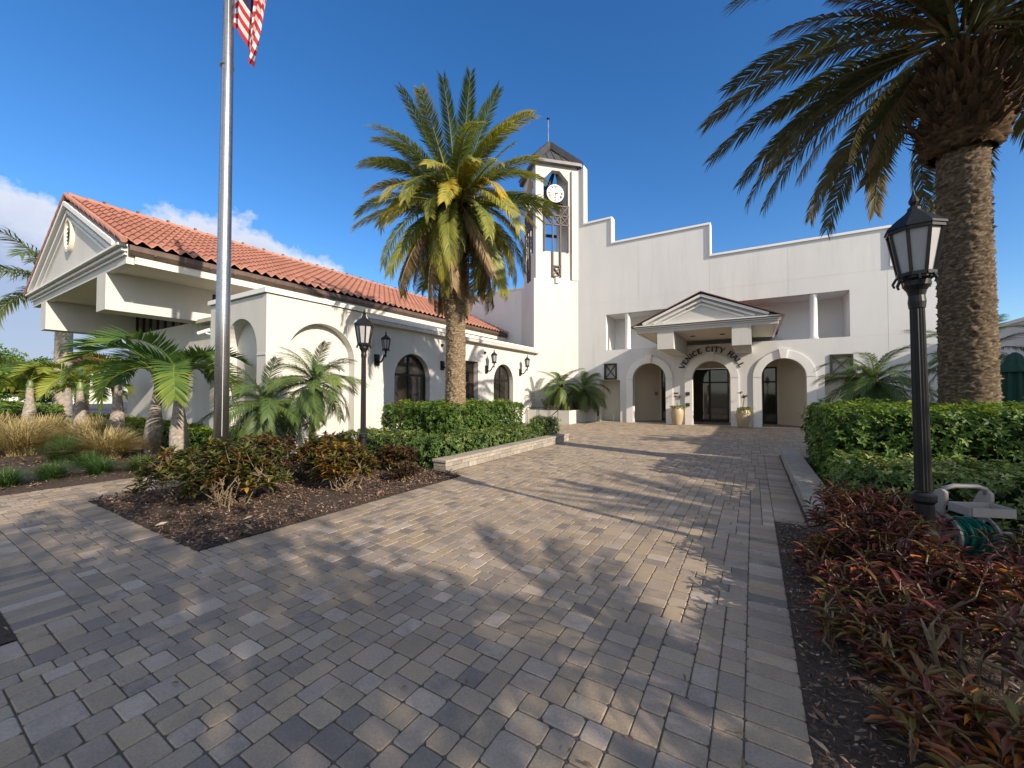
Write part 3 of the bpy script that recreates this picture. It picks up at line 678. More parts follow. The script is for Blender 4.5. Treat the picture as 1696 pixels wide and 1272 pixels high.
mb.wall([(S0, 8.08), (S1, 8.08), (S1, 14.8), (2.25, 14.8), (2.25, 9.71), (.42, 9.71), (.42, 14.8), (S0, 14.8)], [], lambda a, b: FT(a, TWD - .36, b), -TN * .34)
for sa in (S0, S1 - .34):
    mb.wall([(.382, 8.08), (TWD - .362, 8.08), (TWD - .362, 14.8), (.382, 14.8)], [[(x, z) for x, z in open_]], lambda a, b: FT(sa, a, b), TU * .34)
tbox(mb, 2.24, TWD + .003, -.10, .038, 8.082, 14.5); tbox(mb, .43, S1 - .345, .385, TWD - .365, 8.1, 9.6)
W(mb, 'tower_wall', M['stucco'], tower)
# roof
mb = MB(); e = .16; cx = (S0 + S1) / 2; zc = 16.75; ze = 14.86
C4 = [FT(S0 - e, -e, ze), FT(S1 + e, -e, ze), FT(S1 + e, TWD + e, ze), FT(S0 - e, TWD + e, ze)]; AP = FT(cx, TWD / 2, zc)
INN = [FT(S0 - e + .1, -e + .1, ze + .0), FT(S1 + e - .1, -e + .1, ze), FT(S1 + e - .1, TWD + e - .1, ze), FT(S0 - e + .1, TWD + e - .1, ze)]; AI = AP - Vector((0, 0, .25))
for i in (0, 1, 3): mb.add([INN[i], INN[(i + 1) % 4], AI], [(0, 1, 2)])
for i in (0, 1, 3):
    a, b = INN[i], INN[(i + 1) % 4]; nrm = (b - a).cross(AI - a).normalized()
    for k in range(1, 6):
        m0 = a.lerp(b, k / 6); m1 = m0 + (AI - a.lerp(b, .5)) * (1 - abs(k / 6 - .5) * 2) * .98
        mb.bar(m0 + nrm * .015, m1 + nrm * .015, .035, .05, nrm)
W(mb, 'roof', M['roof_metal'], tower)
mb = MB()
for i in range(4): mb.bar(C4[i] + Vector((0, 0, .02)), AP, .26, .34)
for i in range(4): mb.bar(C4[i] - Vector((0, 0, .04)), C4[(i + 1) % 4] - Vector((0, 0, .04)), .16, .17)
W(mb, 'roof_trim', M['roof_metal'], tower)
mb = MB(); tbox(mb, S0 + .02, S1 - .02, .06, TWD - .06, 14.76, 14.85); W(mb, 'roof_deck', M['roof_metal'], tower) if False else None
mb = MB().tube([FT(cx, TWD / 2 + .2, 16.3), FT(cx, TWD / 2 + .2, 18.45)], .028, 8); W(mb, 'mast', M['steel'], tower)
mb = MB().lathe([(0.02, 0), (.1, .06), (.1, .1), (.03, .14)], 12, FT(cx, TWD / 2 + .2, 18.42)); W(mb, 'mast_finial', M['black_metal'], tower)
# lattices on the front and the left face
def lattice(PF):
    mb = MB(); w = .075
    cols = [.6, 1.085, 1.555, 2.03]; rows = [12.35, 11.79, 11.26]
    bar = lambda a, b, ww=w: mb.bar(PF(*a), PF(*b), ww, .09, TN)
    for i, c in enumerate(cols): bar((c, 12.4), (c, 9.71 if i in (0, 3) else 8.25))
    for r in rows: bar((.56, r), (2.07, r))
    for i in range(3):
        for j in range(2):
            bar((cols[i], rows[j]), (cols[i + 1], rows[j + 1]), .045); bar((cols[i + 1], rows[j]), (cols[i], rows[j + 1]), .045)
    bar((1.05, 8.86), (1.59, 8.86)); bar((1.05, 8.27), (1.59, 8.27)); bar((1.085, 8.84), (1.555, 8.29), .05); bar((1.085, 8.29), (1.555, 8.84), .05)
    return mb
W(lattice(lambda a, z: FT(a, -.02, z)), 'timber_lattice', M['wood_brown'], tower)
W(lattice(lambda a, z: FT(S0 - .05, a, z)), 'timber_lattice', M['wood_brown'], tower)
mb = MB(); tbox(mb, 1.22, 1.42, -.16, -.055, 7.86, 8.2); W(mb, 'corbel', M['cream'], tower)
for a, b, w_, h_ in ((FT(cx, .3, 14.7), FT(.7, 1.2, 13.0), .08, .1), (FT(cx, .3, 14.75), FT(cx, TWD - .4, 13.0), .09, .12), (FT(.42, .7, 12.75), FT(S1 - .34, .7, 12.75), .1, .16), (FT(.42, 1.2, 13.0), FT(S1 - .34, 1.9, 13.3), .1, .16), (FT(.42, 1.5, 11.2), FT(S1 - .34, 1.5, 11.2), .1, .16)):
    W(MB().bar(a, b, w_, h_), 'belfry_beam', M['black_metal'], tower)
# clock: drum, dial, numerals, hands
CK = FT(1.30, .12, 13.15); ax = TN
def ring_pts(r, d, n=40): return [CK + ax * d + TU * (r * math.cos(t)) + Vector((0, 0, r * math.sin(t))) for t in np.linspace(0, 2 * math.pi, n, endpoint=False)]
def disc(mb, prof, n=40):
    o = len(mb.v)
    for r, d in prof: mb.v.extend(tuple(p) for p in ring_pts(r, d, n)); mb.a.extend([0] * n)
    for i in range(len(prof) - 1):
        for j in range(n): mb.f.append((o + i * n + j, o + i * n + (j + 1) % n, o + (i + 1) * n + (j + 1) % n, o + (i + 1) * n + j))
    mb.f.append(tuple(o + j for j in range(n))); mb.f.append(tuple(o + (len(prof) - 1) * n + j for j in range(n)))
mb = MB(); disc(mb, [(.54, -.42), (.56, -.38), (.56, -.04), (.535, -.01)]); clock = W(mb, 'clock', M['black_metal'], tower)
mb = MB(); disc(mb, [(.525, -.009), (.525, .012), (.5, .022)]); W(mb, 'dial', M['camera_plastic'], clock)
mb = MB()
def DP(r, t, d=.03): return CK + ax * d + TU * (r * math.sin(t)) + Vector((0, 0, r * math.cos(t)))
ROM = ['XII', 'I', 'II', 'III', 'IIII', 'V', 'VI', 'VII', 'VIII', 'IX', 'X', 'XI']
for k, rom in enumerate(ROM):
    t0 = k * math.pi / 6; ws = {'I': .045, 'V': .085, 'X': .085}; tot = sum(ws[c] for c in rom); q = -tot / 2
    for c in rom:
        a, b = (q + .012) / .39, (q + ws[c] - .012) / .39; q += ws[c]; m_ = (a + b) / 2
        L = {'I': [((.32, m_), (.47, m_), .028)], 'V': [((.47, a), (.32, m_), .028), ((.47, b), (.32, m_), .02)], 'X': [((.47, a), (.32, b), .028), ((.47, b), (.32, a), .02)]}[c]
        for (r1, t1), (r2, t2), w in L: mb.bar(DP(r1, t0 + t1), DP(r2, t0 + t2), w, .008, ax)
for t in np.linspace(0, 2 * math.pi, 40, endpoint=False): mb.bar(DP(.255, t), DP(.255, t + .16), .028, .008, ax)
W(mb, 'numerals', M['black_metal'], clock)
mb = MB(); mb.bar(DP(-.06, R(184), .05), DP(.27, R(184), .05), .035, .012, ax); mb.bar(DP(-.05, R(93), .042), DP(.2, R(93), .042), .05, .012, ax); W(mb, 'hands', M['black_metal'], clock)

# ================================================================== LEFT WING
wing = thing('office_wing', (-10.5, 5.0, 0), 'long white wing with red tile gable roof and arched windows', 'building')
XF = -13.5; YG = 3.51; XWU = -15.1; XRG = -18.6; ZE = 5.33; ZR = 7.72; HALF = XF - XRG
def archY(c, hw, spring, z0): return arch(c, hw, spring, z0)
# lower wing wall (faces +X)
WINS = [(9.57, 11.32, 'a'), (12.72, 14.42, 'r'), (15.66, 17.46, 'a')]
holes = []
for a, b, k in WINS:
    c, hw = (a + b) / 2, (b - a) / 2
    holes.append(arch(c, hw, 3.0 - hw, .55) if k == 'a' else [(a, .3), (b, .3), (b, 2.98), (a, 2.98)])
mb = MB().wall([(7.9, -.1), (19.95, -.1), (19.95, 3.96), (7.9, 3.96)], holes, lambda a, b: (-10.5, a, b), (-.3, 0, 0))
W(mb, 'wall', M['stucco'], wing)
# bump-out
mb = MB()
mb.wall([(5.332, -.1), (7.93, -.1), (7.93, 3.96), (5.332, 3.96)], [arch(6.50, .98, 2.47, .002)], lambda a, b: (-9.85, a, b), (-.26, 0, 0))
mb.wall([(-12.7, -.1), (-9.85, -.1), (-9.85, 3.96), (-12.7, 3.96)], [arch(-11.08, .82, 2.65, .002)], lambda a, b: (a, 5.03, b), (0, .3, 0))
mb.box(-10.6, -10.112, 5.335, 7.93, -.1, 3.9); mb.box(-12.69, -9.9, 5.331, 5.5, -.1, 3.9); mb.box(-12.7, -12.4, 5.51, 7.9, -.1, 3.96)
mb.box(-9.852, -9.835, 5.1, 5.52, 2.50, 2.54); mb.box(-10.25, -9.84, 5.015, 5.032, 2.50, 2.54)
W(mb, 'bay', M['stucco'], wing)
mb = MB(); z0, z1 = 3.985, 4.1
mb.box(-12.75, -9.79, 4.97, 5.33, z0, z1); mb.box(-10.15, -9.79, 5.332, 7.99, z0, z1); mb.box(-10.8, -10.44, 7.992, 19.9, z0, z1); mb.box(-10.8, -10.152, 7.6, 7.99, z0, z1); mb.box(-12.75, -12.4, 5.332, 7.6, z0, z1)
mb.box(-10.46, -9.95 + .0, 7.96, 7.97, z0, z1)
W(mb, 'coping', M['trim'], wing)
mb = MB(); mb.box(-15.2, -10.25, 5.6, 19.9, 3.8, 3.92); W(mb, 'flat_roof', M['concrete'], wing)
for a, b, k in WINS:
    c, hw = (a + b) / 2, (b - a) / 2; x = -10.72; mb = MB(); w = .09
    lo = arch(c, hw, 3.0 - hw, .55) if k == 'a' else [(a, .3), (b, .3), (b, 2.98), (a, 2.98)]
    li = arch(c, hw - w, 3.0 - hw, .55 + w) if k == 'a' else [(a + w, .3 + w), (b - w, .3 + w), (b - w, 2.98 - w), (a + w, 2.98 - w)]
    mb.wall([(y * 1.0, z) for y, z in lo], [li], lambda p, q: (x, p, q), (-.06, 0, 0))
    zt = 3.0 - hw + (.12 if k == 'a' else -.1)
    mb.box(x - .05, x + .004, c - .04, c + .04, .6, 2.93 if k == 'a' else 2.9); mb.box(x - .052, x + .006, a + .05, b - .05, zt - .035, zt + .035)
    wf = W(mb, 'window', M['black_metal'] if k == 'a' else M['wood_brown'], wing)
    mb = MB().wall(li, [], lambda p, q: (x - .03, p, q), (-.012, 0, 0)); W(mb, 'pane', M['glass'], wf)
# upper storey behind: clerestory
mb = MB()
strips = [(6.02, 6.56)] + [(6.86 + i * 2.1, 8.72 + i * 2.1) for i in range(6)]
mb.wall([(5.86, -.1), (21.6, -.1), (21.6, 4.93), (5.86, 4.93)], [[(a, 4.02), (b, 4.02), (b, 4.84), (a, 4.84)] for a, b in strips], lambda a, b: (XWU, a, b), (-.3, 0, 0))
mb.wall([(-22.1, -.1), (-15.4, -.1), (-15.4, 4.93), (-22.1, 4.93)], [[(-21.65, 3.95), (-15.95, 3.95), (-15.95, 4.86), (-21.65, 4.86)]], lambda a, b: (a, 5.86, b), (0, .3, 0))
mb.box(-22.1, -21.8, 6.162, 21.6, -.1, 4.93); mb.box(-15.1, -12.71, 5.86, 6.1, -.1, 3.9)
W(mb, 'upper_wall', M['stucco'], wing)
for a, b in strips:
    mb = MB(); x = XWU - .12
    for y in np.arange(a, b - .2, .62): mb.box(x - .03, x + .03, y, y + .06, 4.02, 4.84)
    mb.box(x - .028, x + .028, a, b, 4.02, 4.07); mb.box(x - .028, x + .028, a, b, 4.79, 4.84)
    wf = W(mb, 'clerestory_window', M['black_metal'], wing); W(MB().box(x - .012, x + .0, a, b, 4.02, 4.84), 'pane', M['glass'], wf)
mb = MB(); y = 5.98
for x in np.linspace(-21.65, -16.0, 9): mb.box(x, x + .07, y - .04, y + .04, 3.95, 4.86)
mb.box(-21.6, -15.95, y - .035, y + .035, 3.95, 4.01); mb.box(-21.6, -15.95, y - .035, y + .035, 4.8, 4.86)
wf = W(mb, 'clerestory_window', M['black_metal'], wing); W(MB().box(-21.65, -15.95, y, y + .012, 3.95, 4.86), 'pane', M['glass'], wf)
# gable front, soffit, beams, fascia, gutter
pediment(wing, XRG, HALF + .06, YG, 5.8, 5.35, 4.88, 7.74, None, nm='gable_wall')
mb = MB().box(XRG - HALF + .05, XF - .04, YG + .17, 21.6, 4.935, 4.99); W(mb, 'soffit', M['soffit'], wing)
mb = MB().box(XF - .04, XF, YG + .162, 21.6, 4.90, 5.12); W(mb, 'fascia', M['cream'], wing); mb = MB(); mb.box(XRG - HALF, XRG - HALF + .04, YG + .162, 21.6, 4.90, 5.12); W(mb, 'fascia', M['cream'], wing)
mb = MB()
mb.add([(XF + .002, YG + .02, 5.10), (XF + .05, YG + .02, 5.10), (XF + .13, YG + .02, 5.2), (XF + .13, YG + .02, 5.33), (XF + .002, YG + .02, 5.33), (XF + .002, 21.55, 5.10), (XF + .05, 21.55, 5.10), (XF + .13, 21.55, 5.2), (XF + .13, 21.55, 5.33), (XF + .002, 21.55, 5.33)],
       [(0, 1, 2, 3, 4), (9, 8, 7, 6, 5), (0, 5, 6, 1), (1, 6, 7, 2), (2, 7, 8, 3), (3, 8, 9, 4), (4, 9, 5, 0)])
for y in np.arange(YG + .5, 21.4, .62): mb.box(XF + .132, XF + .142, y, y + .04, 5.16, 5.32)
W(mb, 'gutter', M['copper'], wing)
for xa, xb in ((XWU - .77, XWU), (-22.35, -21.65)):
    mb = MB().box(xa, xb, YG - .004, 5.857, 3.88, 4.878); mb.box(xa, xb, YG + .165, 5.857, 4.878, 4.9345)
    W(mb, 'beam', M['stucco'], wing)
# louvred oval vent
mb = MB(); cz = 6.62; n = 32
for t in range(n):
    a0, a1 = 2 * math.pi * t / n, 2 * math.pi * (t + 1) / n
    mb.bar((XRG + .36 * math.cos(a0), YG - .05, cz + .5 * math.sin(a0)), (XRG + .36 * math.cos(a1), YG - .05, cz + .5 * math.sin(a1)), .09, .1, (0, 1, 0))
ven = W(mb, 'gable_vent', M['cream'], wing)
mb = MB()
for z in np.arange(-.42, .43, .12):
    hw = .34 * math.sqrt(max(0, 1 - (z / .48) ** 2)); mb.add([(XRG - hw, YG - .06, cz + z - .05), (XRG + hw, YG - .06, cz + z - .05), (XRG + hw, YG - .005, cz + z + .03), (XRG - hw, YG - .005, cz + z + .03)], [(0, 1, 2, 3)])
W(mb, 'louver', M['trim'], ven); W(MB().wall([(XRG + .34 * math.cos(t), cz + .48 * math.sin(t)) for t in np.linspace(0, 2 * math.pi, 24, endpoint=False)], [], lambda a, b: (a, YG - .004, b), (0, .003, 0)), 'vent_back', M['black_metal'], ven)
# tile roof: real S tiles
def tile_slope(x_e, z_e, x_r, z_r, y0, y1, name):
    per = .30; npw = 10; ny = int((y1 - y0) / per * npw); rise = .05; ncr = 15
    ys = np.linspace(y0, y1, ny); ph = (ys - y0) / per * 2 * math.pi
    wave = .047 * np.sin(ph) + .014 * np.sin(2 * ph)
    rows = []; L = math.hypot(x_r - x_e, z_r - z_e); nx_, nz_ = -(z_r - z_e) / L * (1 if x_r < x_e else -1) * -1, abs(x_r - x_e) / L
    nx_ = abs(z_r - z_e) / L * (1 if x_e > x_r else -1)
    for c in range(ncr):
        for k, (t, h) in enumerate((((c - .09) / ncr, rise), ((c + 1) / ncr, 0.0))):
            hh = h + wave + RNG.normal(0, .0015, ny)
            rows.append(np.stack([x_e + (x_r - x_e) * t + nx_ * hh, ys + RNG.normal(0, .002), z_e + (z_r - z_e) * t + nz_ * hh], -1))
    # front lip of the eave course
    lip = rows[0].copy(); lip[:, 2] -= .035; rows.insert(0, lip)
    V = np.concatenate(rows); nr = len(rows); I = np.arange(nr * ny).reshape(nr, ny)
    F = np.stack([I[:-1, :-1], I[:-1, 1:], I[1:, 1:], I[1:, :-1]], -1).reshape(-1, 4)
    return link(name, npmesh(name, V, F, {}), M['tile'], wing, False, None, 'world')
tile_slope(XF + .16, ZE + .07, XRG, ZR + .12, YG - .12, 21.62, 'roof'); tile_slope(XRG - HALF - .16, ZE + .07, XRG, ZR + .12, YG - .12, 21.62, 'roof')
mb = MB()
mb.add([(XF + .1, YG + .17, ZE), (XRG, YG + .17, ZR - .03), (XRG, 21.6, ZR - .03), (XF + .1, 21.6, ZE)], [(0, 1, 2, 3)]); mb.add([(XRG - HALF - .1, YG + .17, ZE), (XRG, YG + .17, ZR - .03), (XRG, 21.6, ZR - .03), (XRG - HALF - .1, 21.6, ZE)], [(0, 1, 2, 3)])
W(mb, 'roof_deck', M['bronze'], wing)
mb = MB(); r = .1
for k, y in enumerate(np.arange(YG - .1, 21.5, .42)): mb.tube([(XRG, y, ZR + .15), (XRG, y + .46, ZR + .13)], [.115, .095], 10)
for sx, xe in ((1, XF + .16), (-1, XRG - HALF - .16)):
    for t in np.arange(0, .98, .085):
        a = Vector((XRG + (xe - XRG) * t, YG - .14, ZR + .12 + (ZE + .07 - ZR - .12) * t)); b = Vector((XRG + (xe - XRG) * (t + .09), YG - .14, ZR + .12 + (ZE + .07 - ZR - .12) * (t + .09)))
        mb.tube([a + Vector((0, 0, .05)), b + Vector((0, 0, .03))], [.06, .075], 8)
W(mb, 'ridge_tile', M['tile'], wing)
mb = MB()
for y in np.arange(YG + .7, 21.3, .85): mb.box(XRG - .03, XRG + .03, y, y + .08, ZR + .24, ZR + .30)
W(mb, 'ridge_vent', M['bronze'], wing)

# ================================================================== RIGHT SIDE BUILDING
sb = thing('annex', (6.69, 15, 0), 'plain low white annex wall at the right of the forecourt', 'building')
W(MB().box(6.69, 14, 9.6, 21.69, -.1, 3.66), 'wall', M['stucco_hall'], sb)
W(MB().box(6.63, 14.05, 9.55, 21.62, 3.66, 3.76), 'coping', M['trim'], sb)

# ================================================================== LAMPS
def street_lamp():
    root = thing('street_lamp', (1.16, 4.44, 0), 'tall black lamp post rising beside the hose reel', 'street lamp', 'black lamp posts along the walkway')
    mb = MB().lathe([(.0, 0), (.11, 0), (.11, .05), (.085, .08), (.075, .42), (.085, .45), (.085, .5), (.065, .52), (.06, .72), (.078, .745), (.078, .79), (.055, .81)], 20)
    n = 16; prof = [(.052, .82), (.045, 2.3), (.05, 2.32), (.058, 2.36), (.05, 2.4)]
    o = len(mb.v)
    for r, z in prof[:2]:
        for j in range(n * 2):
            t = math.pi * j / n; rr = r * (1 if j % 2 else .88); mb.v.append((rr * math.cos(t), rr * math.sin(t), z)); mb.a.append(0)
    for j in range(n * 2): mb.f.append((o + j, o + (j + 1) % (n * 2), o + n * 2 + (j + 1) % (n * 2), o + n * 2 + j))
    mb.lathe([(.05, 2.28), (.055, 2.33), (.05, 2.38), (.06, 2.42), (.085, 2.46), (.085, 2.5), (.1, 2.53), (.115, 2.535)], 20)
    mb.obj('post', M['black_metal'], root)
    lantern(root, 2.535, .93)
    return root
def lantern(root, z, s, off=(0, 0, 0)):
    ox, oy, oz = off; P = lambda r, k, zz: (ox + r * s * math.cos(math.pi / 4 * k + .39), oy + r * s * math.sin(math.pi / 4 * k + .39), oz + z + zz * s)
    N = 8; P = lambda r, k, zz: (ox + r * s * math.cos(2 * math.pi / N * k + .3), oy + r * s * math.sin(2 * math.pi / N * k + .3), oz + z + zz * s)
    mb = MB()
    for k in range(N): mb.bar(P(.115, k, .0), P(.18, k, .40), .02 * s, .02 * s)
    for k in range(N):
        mb.bar(P(.118, k, .015), P(.118, k + 1, .015), .03 * s, .03 * s); mb.bar(P(.18, k, .40), P(.18, k + 1, .40), .026 * s, .035 * s)
        p, q = Vector(P(.125, k + .5, 0)), Vector(P(.15, k + .5, -.05)); mb.bar(p, q, .014 * s, .02 * s); mb.bar(q, Vector(P(.138, k + .5, -.08)), .012 * s, .014 * s)
    prof = [(.205, .41), (.20, .43), (.13, .50), (.07, .55), (.045, .58), (.045, .60), (.02, .62), (.034, .65), (.036, .665), (.012, .72), (.002, .78)]
    mb.lathe([(r * s, oz + z + zz * s) for r, zz in prof], N, (ox, oy, 0), rot=.3); mb.lathe([(.12 * s, oz + z), (.12 * s, oz + z - .02 * s), (.08 * s, oz + z - .05 * s), (.05 * s, oz + z - .08 * s)], N, (ox, oy, 0), rot=.3)
    mb.obj('lantern_frame', M['black_metal'], root)
    mb = MB().lathe([(.108 * s, oz + z + .015 * s), (.172 * s, oz + z + .4 * s)], N, (ox, oy, 0), rot=.3); mb.obj('lantern_glass', M['frosted'], root)
lampR = street_lamp(); lampR.rotation_euler = (R(.4), R(-.6), 0)
lampL = copy_tree(lampR); lampL.location = (-6.48, 5.13, 0); lampL.rotation_euler = (0, 0, 0); tag(lampL, 'slim black lamp post in front of the white bay wall')
def wall_lantern():
    root = thing('wall_lantern', (-10.5, 8.8, 2.49), 'black wall lantern on the shaded wall beside the lamp post', 'wall lantern', 'black bracket lanterns on the wing wall')
    mb = MB().box(0, .05, -.09, .09, 0, .36); mb.box(.05, .09, -.06, .06, .05, .31)
    mb.obj('wall_plate', M['black_metal'], root)
    mb = MB().tube([(.06, 0, .16), (.14, 0, .1), (.22, 0, .1), (.3, 0, .17), (.36, 0, .28), (.42, 0, .32), (.45, 0, .36), (.45, 0, .44)], [.03, .03, .03, .028, .028, .035, .03, .04], 8)
    mb.tube([(.42, 0, .26), (.46, 0, .27), (.47, 0, .31), (.44, 0, .33)], .02, 6)
    mb.obj('bracket_arm', M['black_metal'], root, smooth=True)
    lantern(root, .5, .78, (.45, 0, 0)); return root
wl = wall_lantern()
for y, lb in ((12.0, 'black wall lantern half hidden behind the tall palm trunk'), (15.03, 'black wall lantern between the square window and the arched window'), (18.13, 'black wall lantern nearest the tower corner')):
    c = copy_tree(wl); c.location = (-10.5, y, 2.49); tag(c, lb)
# small fittings
for y, z, lb in ((11.98, 3.47, 'small dark wall sensor beside the palm trunk top'), (14.92, 3.43, 'small dark wall sensor above the third lantern')):
    tag(MB().box(-10.5, -10.44, y - .05, y + .05, z - .05, z + .05).obj('wall_sensor', M['black_metal']), lb, 'sensor', 'dark sensors under the coping')
sc_ = thing('security_camera', (-12.72, 5.05, 3.2), 'white bullet security camera on the bay corner behind the flagpole', 'camera')
MB().tube([(0, 0, 0), (-.08, -.06, .02), (-.1, -.1, .06)], .02, 8).obj('mount', M['camera_plastic'], sc_)
MB().tube([(-.02, -.02, .12), (-.26, -.2, .02)], [.055, .05], 12).obj('camera_body', M['camera_plastic'], sc_)

# ================================================================== FLAGPOLE
FP = (-7.42, 3.11, 0)
fp = thing('flagpole', FP, 'tall brushed metal flagpole standing among the croton shrubs', 'flagpole')
MB().tube([(0, 0, -.05), (0, 0, 3.0), (.02, 0, 6.4), (.04, 0, 10.2)], [.105, .1, .085, .06], 28).obj('pole', M['steel'], fp, smooth=True)
MB().lathe([(.1, 7.0), (.1, 7.03)], 28).obj('collar', M['steel'], fp, smooth=True)
MB().tube([(.095, -.03, .9), (.098, -.03, 3.2), (.1, -.03, 6.5), (.09, -.03, 9.9)], .004, 5).obj('halyard', M['camera_plastic'], fp)
def flag():
    nu, nv = 40, 30; V = []; u_ = []; v_ = []
    right = Vector((math.cos(YAW), math.sin(YAW), 0)); fwd = Vector((-math.sin(YAW), math.cos(YAW), 0))
    for j in range(nv):
        v = j / (nv - 1)
        for i in range(nu):
            u = i / (nu - 1); s = u * 1.5
            out = .50 * (1 - math.exp(-s * 1.5)) * (.75 + .5 * v) ; drop = .62 * s - .18 * (1 - math.exp(-s * 3))
            fold = .085 * math.sin(u * 17 + v * 1.6) * min(1, u * 4) + .03 * math.sin(u * 31 + v * 5)
            p = right * (.09 + out + .05 * math.sin(u * 13 + v * 2) * min(1, u * 3)) + fwd * fold * 1.3 + Vector((0, 0, 7.70 + v * 1.1 - drop + .04 * math.sin(u * 9)))
            V.append(p + Vector((FP[0], FP[1], 0))); u_.append(u); v_.append(v)
    I = np.arange(nu * nv).reshape(nv, nu); F = np.stack([I[:-1, :-1], I[:-1, 1:], I[1:, 1:], I[1:, :-1]], -1).reshape(-1, 4)
    me = npmesh('flag', np.array(V), F, {'rnd': np.array(u_), 'rndb': np.array(v_)})
    return tag(link('flag', me, M['flag'], smooth=True), 'limp red and white striped flag hanging from the flagpole', 'flag')
flag()

# ================================================================== STONE WALLS, PLANTER, RAIL
def block_wall(name, x0, x1, y0, y1, label, courses=((0, .12), (.12, .235)), capz=(.24, .30), along='y', over=.02):
    mb = MB(); rn = []
    for ci, (za, zb) in enumerate(courses):
        y = y0 - (ci % 2) * .15
        while y < y1:
            l = random.uniform(.26, .42); a, b = max(y, y0), min(y + l, y1)
            if b - a > .03:
                j = [random.uniform(-.006, .006) for _ in range(4)]
                k = len(mb.v); mb.box(x0 + j[0], x1 + j[1], a + .003, b - .003, za + .002, zb - .002); rn += [random.random()] * (len(mb.v) - k)
            y += l
    y = y0 - over
    while y < y1 + over:
        l = .42; a, b = y, min(y + l, y1 + over); k = len(mb.v)
        if b - a > .03: mb.box(x0 - over, x1 + over, a + .002, b - .002, capz[0], capz[1]); rn += [random.random() * .5 + .4] * (len(mb.v) - k)
        y += l
    o = mb.obj(name, M['stone']); at = o.data.attributes.new('rnd', 'FLOAT', 'POINT'); at.data.foreach_set('value', np.array(rn, dtype=np.float32))
    bv = o.modifiers.new('bevel', 'BEVEL'); bv.width = .008; bv.segments = 2
    return tag(o, label, 'low wall', 'low stone walls edging the walkway')
block_wall('retaining_wall', -5.6, -5.27, 6.15, 12.35, 'low two course stone block wall in front of the left hedges', ((0, .11), (.11, .19)), (.195, .25))
block_wall('retaining_wall', .56, .86, 5.95, 11.9, 'low stone block wall beside the right hedge', ((0, .11), (.11, .19)), (.195, .25))
pl = thing('planter', (-8.0, 18.7, 0), 'low white stucco planter in the tower corner', 'planter')
mb = MB(); mb.box(-10.48, -7.95, 18.7, 18.85, -.1, .69); mb.box(-8.10, -7.95, 18.852, 21.2, -.1, .69); mb.box(-7.948, -7.42, 21.2, 21.32, -.1, .69); mb.box(-8.09, -7.95, 21.21, 21.3, -.1, .685)
W(mb, 'planter_wall', M['stucco'], pl)
mb = MB().box(-10.45, -8.11, 18.86, 21.6, .3, .6); mb.box(-8.1, -7.42, 21.325, 21.68, .3, .6); W(mb, 'soil', M['soil'], pl)
rl = thing('handrail', (-9.6, 17.6, 0), 'short black metal stair handrail in front of the white planter', 'handrail')
mb = MB(); A = Vector((-9.55, 17.2, 0)); B = Vector((-8.35, 18.2, 0))
for t in (0, .32, .38, .68, .74, 1.0): p = A.lerp(B, t); mb.tube([p, p + Vector((0, 0, .86))], .014, 6)
mb.tube([A + Vector((-.3, -.25, .42)), A + Vector((-.1, -.08, .58)), A + Vector((0, 0, .86)), B + Vector((0, 0, .86)), B + Vector((-.02, -.02, .7)), B + Vector((-.25, -.22, .45))], .02, 6)
mb.obj('rail', M['black_metal'], None, rel=True); o = bpy.data.objects['rail']; o.parent = rl; o.location = -rl.location

# ================================================================== POTS
def pot(x, y, lb, lb2, mirror):
    t = thing('flower_pot', (x, y, 0), lb, 'pot', 'tan clay pots beside the middle arch')
    MB().lathe([(.0, 0), (.19, 0), (.205, .03), (.27, .3), (.3, .55), (.29, .72), (.24, .83), (.235, .86), (.255, .88), (.25, .9), (.21, .9), (.2, .84)], 28).obj('clay_body', M['pot'], t, smooth=True)
    MB().lathe([(0.0, .82), (.2, .83)], 20, cap=False).obj('potting_soil', M['soil'], t)
    p = thing('potted_plant', (x, y, .84), lb2, 'plant', 'plants in the clay pots')
    mb = MB(); tips = []
    for k in range(4):
        a = random.uniform(0, 6.28); h = random.uniform(.45, .72); q = [(0, 0, 0), (.05 * math.cos(a), .05 * math.sin(a), h * .5), (.12 * math.cos(a), .12 * math.sin(a), h)]; mb.tube(q, .008, 5); tips.append(q[2])
    mb.obj('stem', M['twig'], p)
    P, D = [], []
    for tp in tips:
        for _ in range(14): P.append(tp); D.append((random.gauss(0, .7), random.gauss(0, .7), random.uniform(.1, 1)))
    n = len(P); V, F, T = leaves(np.array(P), np.array(D), RNG.uniform(.12, .2, n), RNG.uniform(.03, .05, n), RNG.uniform(0, .5, n))
    link('red_foliage', npmesh('red_foliage', V, F, {'tint': T}), M['croton_red'], p)
    n = 260; ang = RNG.uniform(0, 6.28, n); rr = RNG.uniform(.05, .28, n); sk = .10 * mirror
    P = np.stack([rr * np.cos(ang) + sk, rr * np.sin(ang) - .1 * (mirror > 0), RNG.uniform(-.02, .1, n) - mirror * RNG.uniform(0, .32, n) * (rr > .2)], -1)
    V, F, T = leaves(P, np.stack([np.cos(ang), np.sin(ang), RNG.uniform(-.3, .6, n)], -1), RNG.uniform(.08, .13, n), RNG.uniform(.04, .07, n), RNG.uniform(.45, 1, n))
    link('green_foliage', npmesh('green_foliage', V, F, {'tint': T}), M['hedge'], p)
pot(-3.27, 21.33, 'tall tan clay pot left of the middle arch in sunlight', 'red stemmed plant in the pot left of the middle arch', 0)
pot(-.42, 21.3, 'tall tan clay pot right of the middle arch in shade', 'trailing lime and red plant in the pot right of the middle arch', 1)
